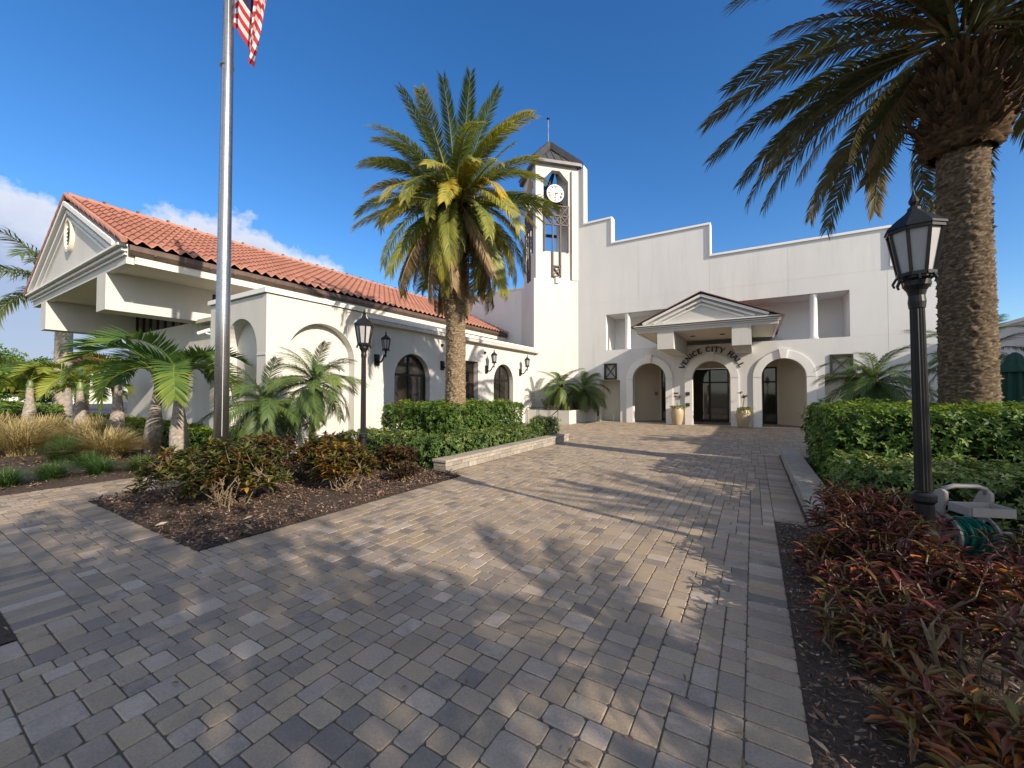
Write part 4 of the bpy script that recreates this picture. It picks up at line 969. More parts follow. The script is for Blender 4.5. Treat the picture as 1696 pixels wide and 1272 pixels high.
for z, lb in ((1.55, 'upper small dark keypad on the middle arch pilaster'), (1.0, 'lower small dark keypad on the middle arch pilaster')):
    tag(MB().box(-2.9, -2.72, YH - .13, YH - .062, z - .08, z + .08).obj('keypad', M['bronze']), lb, 'keypad', 'keypads by the door')
tag(MB().box(-4.86, -4.70, 23.93, 23.99, 1.45, 1.65).obj('alarm_box', M['red_sign']), 'small dark red alarm box inside the left arch', 'alarm box')
tag(MB().tube([(-6.75, 22.2, 0), (-6.75, 22.2, .32)], .04, 10).obj('pipe_stub', M['camera_plastic']), 'short white pipe stub standing in the left niche', 'pipe')

# ================================================================== PALMS
def frond_mesh(name, L, npair, ll, lw, curve, power=1.3, vee=.5, lift=.2, lag=.55, tipdrop=.3, stem=.03, start=.12, ragged=.0, tbase=.3, tvar=.25, tip=.3, stiff=.0, twist=0.0):
    """local: starts at the origin, heads +X; droops towards -Z. curve = total bend in radians"""
    ns = 26; ts = np.linspace(0, 1, ns); th = -curve * ts ** power; dx = np.cos(th) * L / (ns - 1); dz = np.sin(th) * L / (ns - 1)
    X = np.concatenate([[0], np.cumsum(dx[:-1])]); Z = np.concatenate([[0], np.cumsum(dz[:-1])])
    Y = twist * ts ** 2 * L * .1
    mb = MB(); mb.tube([(x, y, z) for x, y, z in zip(X, Y, Z)], [stem * (1 - .93 * t) + .0015 for t in ts], 4, atts=[min(1, tbase + .35)] * ns)
    V0 = np.array(mb.v); T0 = np.array(mb.a); F0 = []
    for f in mb.f:
        for i in range(1, len(f) - 1): F0.append((f[0], f[i], f[i + 1]))
    parts = [(V0, np.array(F0), T0)]
    for sd in (-1, 1):
        t = np.linspace(start, .995, npair) + RNG.normal(0, .003, npair); t = np.clip(t, 0, 1)
        keep = RNG.random(npair) > ragged; t = t[keep]; n = len(t)
        px = np.interp(t, ts, X); pz = np.interp(t, ts, Z); py = np.interp(t, ts, Y); a = np.interp(t, ts, th)
        tang = np.stack([np.cos(a), 0 * a, np.sin(a)], -1); nor = np.stack([-np.sin(a), 0 * a, np.cos(a)], -1); side = np.tile([0, float(sd), 0], (n, 1))
        fw = lag + .9 * t ** 3 + RNG.normal(0, .07, n); up = vee * (1 - .5 * t) + RNG.normal(0, .13 + stiff, n)
        D = unit(side * 1.0 + tang * fw[:, None] + nor * up[:, None])
        prof = np.sin(np.pi * np.clip((t - start * .6) / (1.06 - start * .6), 0, 1)) ** .55
        l = ll * (.28 + .72 * prof) * RNG.uniform(.88, 1.08, n)
        P = np.stack([px, py, pz], -1)
        Uv = unit(np.cross(D, tang)); Wv = unit(np.cross(D, nor))
        w = lw * (.6 + .4 * prof)
        g = np.array([0, 0, -1.0]); q = [P]
        mid = P + D * (l * .5)[:, None] + g * (l * .5 * tipdrop * .35)[:, None]; end = P + D * (l * .93)[:, None] + g * (l * tipdrop)[:, None]
        wd = tang - D * np.sum(tang * D, 1, keepdims=True); wd = unit(wd)
        Vv = np.stack([P - wd * (w * .3)[:, None], P + wd * (w * .3)[:, None], mid - wd * (w * .5)[:, None], mid + wd * (w * .5)[:, None], end], 1).reshape(-1, 3)
        Ff = (np.array([[0, 1, 3], [0, 3, 2], [2, 3, 4]])[None] + (np.arange(n) * 5)[:, None, None]).reshape(-1, 3)
        tt = np.clip(tbase + RNG.uniform(-tvar, tvar, n) * .6 + tip * (t - .4), 0, 1)
        Tt = np.stack([tt, tt, tt + .06, tt + .06, np.clip(tt + .22, 0, 1)], 1).reshape(-1)
        parts.append((Vv, Ff, Tt))
    V, F, T = merge(parts)
    return npmesh(name, V, F, {'tint': T})
def place_frond(root, me, mat_, z, az, pitch, scale=1.0, roll=0.0, rad=.0, name='frond'):
    o = bpy.data.objects.new(name, me); COL.objects.link(o); o.parent = root
    if not me.materials: me.materials.append(mat_)
    o.location = (rad * math.cos(az), rad * math.sin(az), z); o.scale = (scale,) * 3
    o.rotation_euler = (Matrix.Rotation(az, 4, 'Z') @ Matrix.Rotation(-pitch, 4, 'Y') @ Matrix.Rotation(roll, 4, 'X')).to_euler()
    return o
def ridged_trunk(root, H, r0, r1, m, nseg=44, dz=.03, amp=.022, flare=.12, name='trunk', bulge=None, lean=(0, 0), step=.055):
    nz = int(H / dz); Z = np.linspace(-.05, H, nz); th = np.linspace(0, 2 * np.pi, nseg, endpoint=False)
    t = np.clip(Z / H, 0, 1); r = r0 + (r1 - r0) * t + flare * np.exp(-Z / .35)
    if bulge is not None: r = r + bulge(Z)
    n = nz * nseg
    # overlapping old leaf scars: rows of short ledges, each with its own height offset
    k = 11; ph = th * k / (2 * np.pi)
    row = Z[:, None] / step + .3 * (np.floor(ph)[None] % 2) + .28 * np.sin(th * 3)[None] + .1 * RNG.normal(size=(1, nseg)) + .16 * RNG.normal(size=(nz, nseg)) + .5 * np.sin(Z * 2.3)[:, None] * np.sin(th + 1)[None]
    saw = row - np.floor(row)
    rr = r[:, None] + amp * (saw - .5) + amp * .45 * RNG.normal(size=(nz, nseg))
    X = rr * np.cos(th)[None] + lean[0] * (t ** 1.6)[:, None]; Y = rr * np.sin(th)[None] + lean[1] * (t ** 1.6)[:, None]
    V = np.stack([X, Y, np.repeat(Z[:, None], nseg, 1)], -1).reshape(-1, 3)
    I = np.arange(n).reshape(nz, nseg); J = np.roll(I, -1, 1); F = np.stack([I[:-1], J[:-1], J[1:], I[1:]], -1).reshape(-1, 4)
    T = np.clip(saw * .9 + .12 * RNG.normal(size=saw.shape), 0, 1).reshape(-1)
    return link(name, npmesh(name, V, F, {'tint': T}), m, root, True)
def boots(root, z0, z1, rfun, m, n=420, L=.34, name='leaf_boot'):
    """stubs of cut leaf bases around the head of the trunk, one rough mass"""
    z = RNG.uniform(z0, z1, n); a = RNG.uniform(0, 6.28, n); r = np.array([rfun(q) for q in z]) - .05
    P = np.stack([r * np.cos(a), r * np.sin(a), z], -1); D = np.stack([np.cos(a) * .7, np.sin(a) * .7, RNG.uniform(.3, 1.1, n)], -1)
    V, F, T = leaves(P, D, RNG.uniform(.6, 1.2, n) * L, RNG.uniform(.05, .1, n), RNG.beta(2, 2, n), np.stack([np.cos(a), np.sin(a), 0 * a], -1) + .01, 'full', .6)
    return link(name, npmesh(name, V, F, {'tint': T}), m, root)
def canary(root, H, r, L, meshes, counts, head_z, seed, head=(.42, 1.1), clear=None, bark='canary_bark'):
    rg = random.Random(seed)
    hb, hh = head
    ridged_trunk(root, H, r * 1.04, r * .88, M[bark], nseg=64, dz=.024, amp=.03, flare=.05)
    prof = lambda q: r + .01 + (hb - r) * math.sin(math.pi * min(1, max(0, (q - H + .12) / hh)) ** .7)
    ridged_trunk(root, hh, r * .98, r * .8, M['boot_bark'], nseg=56, dz=.03, amp=.06, flare=0, name='trunk_head', bulge=lambda Z: (hb - r) * np.sin(np.pi * np.clip((Z + .1) / (hh * 1.05), 0, 1) ** .62), step=.09).location = (0, 0, H - .08)
    boots(root, H, H + hh * .92, prof, M['boot_bark'])
    k = 0
    for kind, n, (p0, p1), zoff, ms, sc in counts:
        for i in range(n):
            az = k * 2.39996 + rg.uniform(-.25, .25); k += 1
            f = (i + rg.random()) / n; pitch = R(p0 + (p1 - p0) * f)
            me, mm = rg.choice(ms)
            if clear is not None and pitch < R(24) and math.cos(az - clear) > .45: pitch = R(rg.uniform(24, 50))
            place_frond(root, me, mm, head_z + zoff * (.5 - f) + rg.uniform(-.1, .1), az, pitch, sc * rg.uniform(.86, 1.08), rg.uniform(-.5, .5), rad=.16)
def fm(name, mat_key, **k): return (frond_mesh(name, **k), M[mat_key])
LF = dict(L=2.8, npair=112, ll=.38, lw=.027)
up_ = [fm('frond_upright', 'frond_green', curve=c, tbase=.22, tip=.12, vee=.55, lag=.75, stem=.035, **LF) for c in (.22, .4)]
arc = [fm('frond_arching', 'frond_green', curve=c, tbase=tb, tip=.55, vee=.35, lag=.7, stem=.035, tipdrop=.35, **LF) for c, tb in ((1.0, .32), (1.35, .45), (1.2, .38))]
gold = [fm('frond_golden', 'frond_gold', curve=1.2, tbase=.35, tip=.5, vee=.3, lag=.7, stem=.035, **{**LF, 'L': 2.2})]
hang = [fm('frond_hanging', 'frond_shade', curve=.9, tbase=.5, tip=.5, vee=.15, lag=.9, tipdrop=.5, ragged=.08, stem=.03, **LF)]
dead = [fm('frond_withered', 'frond_dead', curve=.5, tbase=.4, tip=.4, vee=-.1, lag=1.3, tipdrop=.7, ragged=.2, stem=.03, **{**LF, 'L': 2.6, 'll': .3})]

pm = thing('date_palm', (-6.95, 8.5, 0), 'big date palm with golden green fronds standing behind the tall hedge', 'palm tree', 'large date palms')
canary(pm, 5.6, .265, 3.3, None, [('up', 13, (86, 52), .3, up_, .95), ('arc', 38, (56, 2), .6, arc, .98), ('gold', 9, (34, 2), .1, gold, 1.0), ('low', 30, (4, -38), .6, arc + gold, 1.0), ('hang', 16, (-36, -58), .5, arc + hang + dead, .98), ('dead', 24, (-44, -80), .4, dead, 1.08)], 6.75, 3, (.40, 1.2), None, 'sunlit_bark')
pm.rotation_euler = (0, 0, .42)
mb = MB()
for k in range(60):
    a = random.uniform(0, 6.28); p = Vector((.15 * math.cos(a), .15 * math.sin(a), 6.9)); e = Vector((random.uniform(.5, 1.0) * math.cos(a), random.uniform(.5, 1.0) * math.sin(a), 6.9 + random.uniform(-.2, .6)))
    mb.tube([p, p.lerp(e, .5) + Vector((0, 0, .25)), e, e + Vector((.05, 0, -.25))], [.014, .01, .008, .004], 4)
mb.obj('fruit_stalks', M['fruit'], pm)
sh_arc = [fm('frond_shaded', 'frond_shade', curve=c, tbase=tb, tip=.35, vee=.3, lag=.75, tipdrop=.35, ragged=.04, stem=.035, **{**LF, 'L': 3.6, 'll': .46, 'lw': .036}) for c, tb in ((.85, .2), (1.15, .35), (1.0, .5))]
pr = thing('date_palm', (3.04, 9.55, 0), 'massive date palm with thick ridged trunk behind the right hedge', 'palm tree', 'large date palms')
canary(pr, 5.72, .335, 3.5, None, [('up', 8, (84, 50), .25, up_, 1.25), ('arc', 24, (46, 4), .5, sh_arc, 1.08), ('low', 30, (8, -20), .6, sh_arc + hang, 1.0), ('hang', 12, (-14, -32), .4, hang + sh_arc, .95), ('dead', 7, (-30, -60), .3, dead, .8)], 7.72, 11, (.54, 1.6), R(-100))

pe = copy_tree(pm); pe.scale = (.78,) * 3; pe.location = (12.6, 2.9, 0); pe.rotation_euler = (0, 0, 1.1); tag(pe, 'date palm growing to the right of the lamp post outside the view')
# pygmy date palms
PF = dict(L=1.15, npair=70, ll=.28, lw=.0135)
pyg = [fm('pygmy_frond', 'frond_pygmy', curve=c, tbase=tb, tip=.2, vee=.25, lag=.8, tipdrop=.45, stem=.012, **PF) for c, tb in ((1.0, .3), (1.5, .45), (1.9, .25))]
def pygmy(x, y, H, lean, n, lb, seed, sc=1.0, z=0, r=.055):
    rg = random.Random(seed); t = thing('pygmy_palm', (x, y, z), lb, 'palm tree', 'pygmy date palms')
    ridged_trunk(t, H, r, r * .9, M['brown_bark'], nseg=18, dz=.025, amp=.012, flare=.03, lean=lean, step=.035)
    o = ridged_trunk(t, .35, r * 1.05, r * 1.2, M['boot_bark'], nseg=20, dz=.02, amp=.02, flare=0, name='trunk_head', bulge=lambda Z: .05 * np.sin(np.pi * np.clip(Z / .35, 0, 1)), step=.05); o.location = (lean[0], lean[1], H - .12)
    for i in range(n):
        f = (i + .5) / n; p = R(80 - 125 * f ** .9); me, mm = rg.choice(pyg)
        q = place_frond(t, me, mm, H + .15 - .12 * f, i * 2.39996 + rg.uniform(-.3, .3), p, sc * rg.uniform(.85, 1.1), rg.uniform(-.5, .5)); q.location.x += lean[0]; q.location.y += lean[1]
    return t
pygmy(-8.05, 5.05, 1.70, (.1, .0), 38, 'slender pygmy palm in front of the big blind arch', 21, .9)
pygmy(-8.55, 4.35, 1.25, (-.05, .05), 38, 'bushy pygmy palm just right of the flagpole', 22, .98)
pygmy(-8.75, 19.3, 1.25, (.05, .02), 28, 'pale green pygmy palm at the left end of the planter', 23, 1.25, .6)
pygmy(-8.35, 20.6, 1.05, (.4, .15), 30, 'dark green pygmy palm leaning at the right end of the planter', 24, 1.25, .6)
pygmy(2.62, 13.3, 1.75, (.0, .05), 40, 'pygmy palm behind the right hedge near the lattice panel', 25, 1.1)
pygmy(4.55, 14.0, 2.35, (.05, .0), 24, 'pygmy palm behind the massive trunk by the umbrella', 26, 1.15)

# bottle palms
BF = dict(L=1.5, npair=46, ll=.46, lw=.04)
bot = [fm('bottle_frond', k, curve=c, tbase=tb, tip=.25, vee=.75, lag=.55, tipdrop=.12, stem=.022, start=.1, **BF) for c, tb, k in ((1.7, .25, 'frond_bottle'), (2.3, .4, 'frond_bottle'), (1.9, .45, 'frond_lime'))]
def bottle(x, y, H, rmax, n, lb, seed, lime=False, lean=(0, 0), sc=1.0):
    rg = random.Random(seed); t = thing('bottle_palm', (x, y, 0), lb, 'palm tree', 'bottle palms in the left bed')
    bl = lambda Z: rmax * .42 * np.exp(-((Z - H * .30) / (H * .34)) ** 2)
    ridged_trunk(t, H, rmax * .5, rmax * .38, M['grey_bark'], nseg=26, dz=.035, amp=.006, flare=.02, bulge=bl, lean=lean, step=.16)
    MB().tube([(lean[0], lean[1], H - .04), (lean[0], lean[1], H + .08), (lean[0] * 1.1, lean[1] * 1.1, H + .22), (lean[0] * 1.15, lean[1] * 1.15, H + .36)], [rmax * .4, rmax * .44, rmax * .3, rmax * .12], 14).obj('crownshaft', M['crownshaft'], t, smooth=True)
    for i in range(n):
        me, mm = bot[2] if (lime and rg.random() < .75) else rg.choice(bot[:2])
        q = place_frond(t, me, mm, H + .26, i * 6.283 / n + rg.uniform(-.25, .25) + seed, R(rg.uniform(18, 62)), sc * rg.uniform(.85, 1.1), rg.uniform(-.25, .25)); q.location.x += lean[0]; q.location.y += lean[1]
    return t
bottle(-11.45, 3.95, 1.75, .2, 10, 'nearest bottle palm with fat grey trunk beside the flagpole', 1, lean=(-.14, 0), sc=1.2)
bottle(-13.55, 4.1, 1.85, .21, 9, 'bottle palm with curved grey trunk behind the croton', 2, lean=(.16, .05), sc=1.15)
bottle(-16.7, 4.2, 1.9, .21, 8, 'bottle palm in shade beneath the end beam', 3, True, (.05, 0))
bottle(-19.6, 4.0, 1.7, .22, 8, 'sunlit bottle palm with lime fronds beside the tan grass', 4, True, (-.05, 0), 1.05)
bottle(-23.0, 3.4, 1.8, .24, 8, 'leftmost bottle palm with broad yellow green fronds', 5, True, (-.1, 0), 1.15)
bottle(-23.6, 4.9, 1.35, .26, 5, 'short bottle palm tucked behind the leftmost one', 6, True)
# royal palm behind the gable
RF = [fm('royal_frond', 'frond_green', L=3.2, npair=70, ll=.6, lw=.045, curve=c, tbase=.25, tip=.2, vee=.3, lag=.6, tipdrop=.45, stem=.04, stiff=.25) for c in (.9, 1.4)]
rp = thing('royal_palm', (-35.5, 6.5, 0), 'tall royal palm with pale smooth trunk behind the gable', 'palm tree')
ridged_trunk(rp, 6.6, .42, .36, M['grey_bark'], nseg=28, dz=.06, amp=.012, flare=.08, step=.28)
MB().tube([(0, 0, 6.5), (0, 0, 7.2), (0, 0, 8.2)], [.3, .26, .1], 14).obj('crownshaft', M['crownshaft'], rp, smooth=True)
for i in range(16):
    me, mm = RF[i % 2]; place_frond(rp, me, mm, 8.1, i * 2.4, R(70 - 95 * (i / 16)), 1.45, 0)
sp = thing('cabbage_palm', (-37.4, 7.7, 0), 'small fan palm with shaggy brown trunk under the beam', 'palm tree')
ridged_trunk(sp, 3.5, .3, .34, M['boot_bark'], nseg=26, dz=.05, amp=.06, flare=.05, step=.12)
for i in range(20): place_frond(sp, pyg[i % 3][0], M['frond_pygmy'], 3.6, i * 2.4, R(80 - 120 * i / 20), 1.35)

# ================================================================== HEDGES
def hedge(name, x0, x1, y0, y1, z0, z1, lb, dens=150, leafL=(.06, .1), mat_='hedge', tb=.35, cat='hedge', group='clipped hedges', rosette=5, seed=0, toplit=.2):
    rg = np.random.default_rng(seed); t = thing(name, ((x0 + x1) / 2, (y0 + y1) / 2, z0), lb, cat, group)
    lx, ly, lz = x1 - x0, y1 - y0, z1 - z0
    faces = [('t', lx * ly), ('y0', lx * lz), ('y1', lx * lz), ('x0', ly * lz), ('x1', ly * lz)]
    P, Nn = [], []
    for f, ar in faces:
        n = int(ar * dens); a, b = rg.random(n), rg.random(n) if f == 't' else rg.random(n) ** .9
        if f == 't': p = np.stack([x0 + a * lx, y0 + b * ly, np.full(n, z1)], -1); nn = (0, 0, 1)
        elif f[0] == 'y': p = np.stack([x0 + a * lx, np.full(n, y0 if f == 'y0' else y1), z0 + b * lz], -1); nn = (0, -1 if f == 'y0' else 1, 0)
        else: p = np.stack([np.full(n, x0 if f == 'x0' else x1), y0 + a * ly, z0 + b * lz], -1); nn = (-1 if f == 'x0' else 1, 0, 0)
        P.append(p); Nn.append(np.tile(nn, (n, 1)))
    P = np.concatenate(P); Nn = np.concatenate(Nn).astype(float); n = len(P)
    c = np.array([(x0 + x1) / 2, (y0 + y1) / 2, (z0 + z1) / 2]); hv = np.array([lx, ly, lz]) / 2
    # round the edges, make it lumpy
    q = (P - c) / hv; e = .16 / hv; lump = .05 * (np.sin(P[:, 0] * 5.1 + P[:, 2] * 3) * np.sin(P[:, 1] * 4.3 + 1) + .7 * np.sin(P[:, 0] * 11 + 2) * np.sin(P[:, 1] * 9 + P[:, 2] * 10)) + rg.normal(0, .035, n)
    over = np.clip(np.abs(q) - (1 - e), 0, None) / e; k = np.sqrt((over ** 2).sum(1)); s = np.where(k > 1, 1 / np.maximum(k, 1e-6), 1)
    q2 = np.where(np.abs(q) > 1 - e, np.sign(q) * ((1 - e) + over * s[:, None] * e), q); P = c + q2 * hv + Nn * (lump - .03)[:, None]
    P[:, 2] = np.maximum(P[:, 2], z0 + .03)
    D0 = unit(Nn * .9 + np.array([0, 0, .55]) + rg.normal(0, .35, (n, 3)))
    clump = .5 + .5 * np.sin(P[:, 0] * 2.7 + np.sin(P[:, 1] * 2) * 2 + P[:, 2] * 2.2)
    tint = np.clip(tb + .16 * (clump - .5) + rg.normal(0, .13, n) + toplit * (Nn[:, 2] > .5) , 0, 1)  # top leaves tinted lighter, sunlight painted into the leaf colour
    PP, DD, LL, WW, TT, UU = [], [], [], [], [], []
    ref = unit(np.cross(D0, rg.normal(size=(n, 3)))); r2 = np.cross(D0, ref)
    for k in range(rosette):
        a = 2 * np.pi * k / rosette + rg.normal(0, .25, n)
        d = unit(D0 * rg.uniform(.15, .75, (n, 1)) + ref * np.cos(a)[:, None] + r2 * np.sin(a)[:, None])
        l = rg.uniform(*leafL, n); PP.append(P); DD.append(d); LL.append(l); WW.append(l * rg.uniform(.36, .48, n)); TT.append(np.clip(tint + rg.normal(0, .07, n), 0, 1)); UU.append(D0)
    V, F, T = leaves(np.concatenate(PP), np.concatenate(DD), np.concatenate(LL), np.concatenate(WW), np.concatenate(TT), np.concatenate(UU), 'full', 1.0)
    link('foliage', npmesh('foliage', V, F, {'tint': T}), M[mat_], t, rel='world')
    # twigs inside plus an inner leaf mass
    mb = MB(); k = int(lx * ly * 14) + 8
    for _ in range(k):
        x, y = rg.uniform(x0 + .1, x1 - .1), rg.uniform(y0 + .1, y1 - .1); mb.tube([(x, y, z0), (x + rg.normal(0, .1), y + rg.normal(0, .1), z0 + lz * .5), (x + rg.normal(0, .2), y + rg.normal(0, .2), z0 + lz * .92)], [.012, .008, .004], 4)
    W(mb, 'stems', M['twig'], t)
    n2 = int(lx * ly * lz * 520); p = np.stack([rg.uniform(x0 + .08, x1 - .08, n2), rg.uniform(y0 + .08, y1 - .08, n2), rg.uniform(z0 + .05, z1 - .1, n2)], -1)
    V, F, T = leaves(p, rg.normal(size=(n2, 3)), rg.uniform(.1, .2, n2), rg.uniform(.06, .12, n2), np.clip(rg.normal(.25, .12, n2), 0, 1), None, 'small')
    link('inner_leaves', npmesh('inner_leaves', V, F, {'tint': T}), M[mat_], t, rel='world')
    return t
hedge('hedge', .98, 6.4, 7.75, 10.6, 0, 1.37, 'tall clipped green hedge wrapped round the massive palm trunk', 165, (.055, .095), 'hedge', .42, seed=1, toplit=.22)
hedge('hedge', .95, 6.2, 6.25, 7.6, 0, .70, 'low variegated hedge in front of the tall right hedge', 190, (.05, .085), 'hedge_var', .60, seed=2, toplit=.15)
hedge('hedge', -8.4, -6.2, 7.2, 11.0, 0, 1.30, 'tall dark green hedge round the golden date palm', 170, (.055, .09), 'hedge', .36, seed=3, toplit=.3)
hedge('hedge', -8.7, -5.62, 6.2, 7.15, 0, .64, 'low hedge in front of the tall left hedge', 190, (.05, .085), 'hedge_var', .56, seed=4)
hedge('hedge', -6.25, -5.62, 7.15, 11.1, 0, .62, 'low hedge strip along the left stone wall', 190, (.05, .085), 'hedge_var', .56, seed=5)
hedge('bush', -6.25, -5.55, 11.35, 12.25, 0, .78, 'single yellow green bush at the far end of the left stone wall', 200, (.05, .09), 'hedge_var', .6, 'bush', None, seed=6)
hedge('hedge', -16.0, -9.9, 4.75, 5.45, 0, .62, 'dark hedge at the foot of the wing behind the bottle palms', 120, (.07, .12), 'hedge', .4, seed=7)
hedge('hedge', -25.5, -16.6, 4.9, 5.7, 0, .62, 'sunlit hedge behind the left bottle palms', 100, (.07, .12), 'hedge', .5, seed=8)
hedge('hedge', -40, -27, 3.2, 5.0, 0, 1.0, 'distant clipped hedge in front of the white car', 55, (.1, .18), 'hedge', .4, seed=9)

# ================================================================== CROTONS
def croton(x, y, rad, H, ntips, lb, seed, mat_='croton_mix', leafL=(.10, .17), lw=.36, perTip=12, stemr=.007, name='croton_shrub', cat='shrub', group='croton shrubs in the left island', tvar=(0.0, 1.0), spread=1.0, droop=.0, ex=1.0):
    rg = np.random.default_rng(seed); t = thing(name, (x, y, 0), lb, cat, group); mb = MB(); tips = []; tdir = []
    ns = max(5, ntips // 6)
    for i in range(ns):
        a = rg.uniform(0, 6.28); rr = rad * np.sqrt(rg.random()) * .75; h = H * rg.uniform(.45, .75)
        b0 = np.array([rg.normal(0, .22 * rad), rg.normal(0, .22 * rad), -.02]); b1 = np.array([rr * np.cos(a) * ex, rr * np.sin(a), h * .62]); md = b0 * .5 + b1 * .5 + rg.normal(0, .05, 3)
        mb.tube([b0, md, b1], [stemr * 1.25, stemr, stemr * .8], 5)
        for j in range(int(np.ceil(ntips / ns))):
            aa = rg.uniform(0, 6.28); r2 = rad * rg.uniform(.12, .42); e = b1 + np.array([r2 * np.cos(aa) * spread, r2 * np.sin(aa) * spread, H * rg.uniform(.1, .45)])
            rel = np.hypot(e[0] / ex, e[1]) / rad
            e[2] = min(e[2], H * (1.05 - .35 * min(rel, 1.2) ** 2) * rg.uniform(.35 if rel > .4 else .75, 1.1)); e[2] = max(e[2], .1)
            mm = (b1 + e) / 2 + rg.normal(0, .03, 3); mb.tube([b1, mm, e], [stemr * .8, stemr * .6, stemr * .4], 4); tips.append(e); d = e - b1; d[2] += .35; tdir.append(d)
    W2 = mb.obj('branch', M['twig'], t)
    tips = np.array(tips); tdir = unit(np.array(tdir)); n = len(tips); PP, DD, LL, WW, TT = [], [], [], [], []
    tone = tvar[0] + (tvar[1] - tvar[0]) * rg.beta(1.4, 2.0, n)
    ref = unit(np.cross(tdir, rg.normal(size=(n, 3)))); r2 = np.cross(tdir, ref)
    for k in range(perTip):
        a = 2.4 * k + rg.normal(0, .3, n); up = rg.uniform(.1, 1.5, (n, 1)) * (k / perTip + .2) - droop
        d = unit(tdir * up + ref * np.cos(a)[:, None] + r2 * np.sin(a)[:, None] + np.array([0, 0, .25 - droop])); l = rg.uniform(*leafL, n) * (1.1 - .35 * k / perTip)
        PP.append(tips - tdir * (.09 * (1 - k / perTip))); DD.append(d); LL.append(l); WW.append(l * lw * rg.uniform(.7, 1.2, n)); TT.append(np.clip(tone * .7 + .3 * rg.random(n) + rg.normal(0, .08, n), 0, 1))
    V, F, T = leaves(np.concatenate(PP), np.concatenate(DD), np.concatenate(LL), np.concatenate(WW), np.concatenate(TT), None, 'full', 1.4)
    link('foliage', npmesh('foliage', V, F, {'tint': T}), M[mat_], t)
    return t
G1 = 'croton shrubs in the left island'
croton(-6.3, 2.8, .66, 1.05, 180, 'big croton with orange tips in front of the flagpole', 1, ex=1.0)
croton(-7.25, 2.6, .62, .88, 120, 'croton with bare twigs at the left corner of the island', 2)
croton(-7.6, 3.7, .7, 1.0, 80, 'dark croton between bottle palm and flagpole', 3, 'croton_dark')
croton(-7.0, 3.85, .5, 1.0, 60, 'tall dark croton just right of the flagpole base', 4, 'croton_dark')
croton(-6.95, 4.6, .62, .95, 70, 'broad leaved green and red croton before the pygmy palms', 5, leafL=(.14, .22), lw=.42)
croton(-5.65, 4.1, .46, .95, 140, 'bright orange croton standing alone at the lamp post foot', 6, tvar=(.35, 1.0))
croton(-6.05, 5.6, .5, .66, 80, 'dark red croton at the corner of the low hedge', 7, 'croton_dark')
croton(-5.35, 5.2, .3, .4, 40, 'small dull croton beside the end of the left stone wall', 8, 'croton_dark', tvar=(.2, .8))
croton(-8.0, 5.6, .5, .8, 50, 'shadowed croton below the blind arch', 9, 'croton_dark')
G2 = 'red crotons in the right bed'
RL = dict(mat_='croton_red', leafL=(.09, .16), lw=.24, group=G2, stemr=.009, droop=.1, perTip=8)
croton(.95, 5.15, .5, .80, 130, 'brown red croton at the corner of the right stone wall', 31, **{**RL, 'leafL': (.08, .14)}, tvar=(.0, .75))
croton(.98, 4.2, .5, .80, 120, 'dark red croton just left of the lamp post base', 32, **RL, tvar=(0, .85))
croton(.74, 3.5, .40, .52, 62, 'low deep red croton leaning over the mulch beside the paving', 33, **RL, tvar=(0, .9))
croton(.92, 2.92, .42, .70, 60, 'nearest red croton with bare pale stems and orange leaves', 34, **{**RL, 'leafL': (.08, .14), 'stemr': .013, 'perTip': 6}, tvar=(.15, 1.0))
croton(1.3, 3.6, .5, .74, 80, 'tall bronze red croton at the right edge before the hose reel', 35, **RL, tvar=(0, .95))
croton(2.05, 4.75, .5, .62, 90, 'dark twiggy croton right of the hose reel', 36, **{**RL, 'mat_': 'croton_dark'})
croton(2.7, 5.4, .6, .75, 90, 'dark croton in front of the low right hedge', 37, **{**RL, 'mat_': 'croton_dark'})
croton(1.75, 4.1, .45, .55, 80, 'dull red croton in front of the hose reel base', 39, **RL, tvar=(0, .7))
croton(.6, 3.08, .3, .44, 40, 'small bronze croton with pale stems at the mulch edge', 40, **{**RL, 'leafL': (.08, .14), 'stemr': .01}, tvar=(.3, 1.0))
croton(.6, 4.15, .32, .52, 50, 'small maroon croton beside the paving corner', 41, **{**RL, 'leafL': (.08, .14)}, tvar=(.1, .95))
croton(.72, 2.5, .32, .36, 45, 'small ragged red croton at the bottom edge', 38, **{**RL, 'stemr': .01}, tvar=(.1, 1.0))

# ================================================================== GRASSES
def grass_clump(x, y, rad, H, n, mat_, lb, seed, group, cat='grass clump', name='fountain_grass', w=.006, plume=False):
    rg = np.random.default_rng(seed); t = thing(name, (x, y, 0), lb, cat, group)
    a = rg.uniform(0, 6.28, n); out = rg.uniform(.1, 1, n) ** .7; h = H * rg.uniform(.55, 1.05, n) * (1 - .35 * out ** 2)
    ns = 5; ts = np.linspace(0, 1, ns); V = np.zeros((n, ns, 2, 3)); br = rad * .22 * np.sqrt(rg.random(n)); ba = rg.uniform(0, 6.28, n)
    for i, s in enumerate(ts):
        r = rad * out * s ** 1.7; z = h * (s - .38 * out * s ** 3) * 1.15
        px, py = br * np.cos(ba) + r * np.cos(a), br * np.sin(ba) + r * np.sin(a); ww = w * (1 - .85 * s) * (1.0 if not plume else (1 + 1.6 * (s > .7)))
        V[:, i, 0] = np.stack([px - np.sin(a) * ww, py + np.cos(a) * ww, z], -1); V[:, i, 1] = np.stack([px + np.sin(a) * ww, py - np.cos(a) * ww, z], -1)
    b = (np.arange(n) * ns * 2)[:, None, None]; F = np.array([(2 * i, 2 * i + 1, 2 * i + 3, 2 * i + 2) for i in range(ns - 1)])[None] + b
    T = np.repeat(np.clip(rg.normal(.5, .22, n), 0, 1), ns * 2)
    link('blades', npmesh('blades', V.reshape(-1, 3), F.reshape(-1, 4), {'tint': T}), M[mat_], t); return t
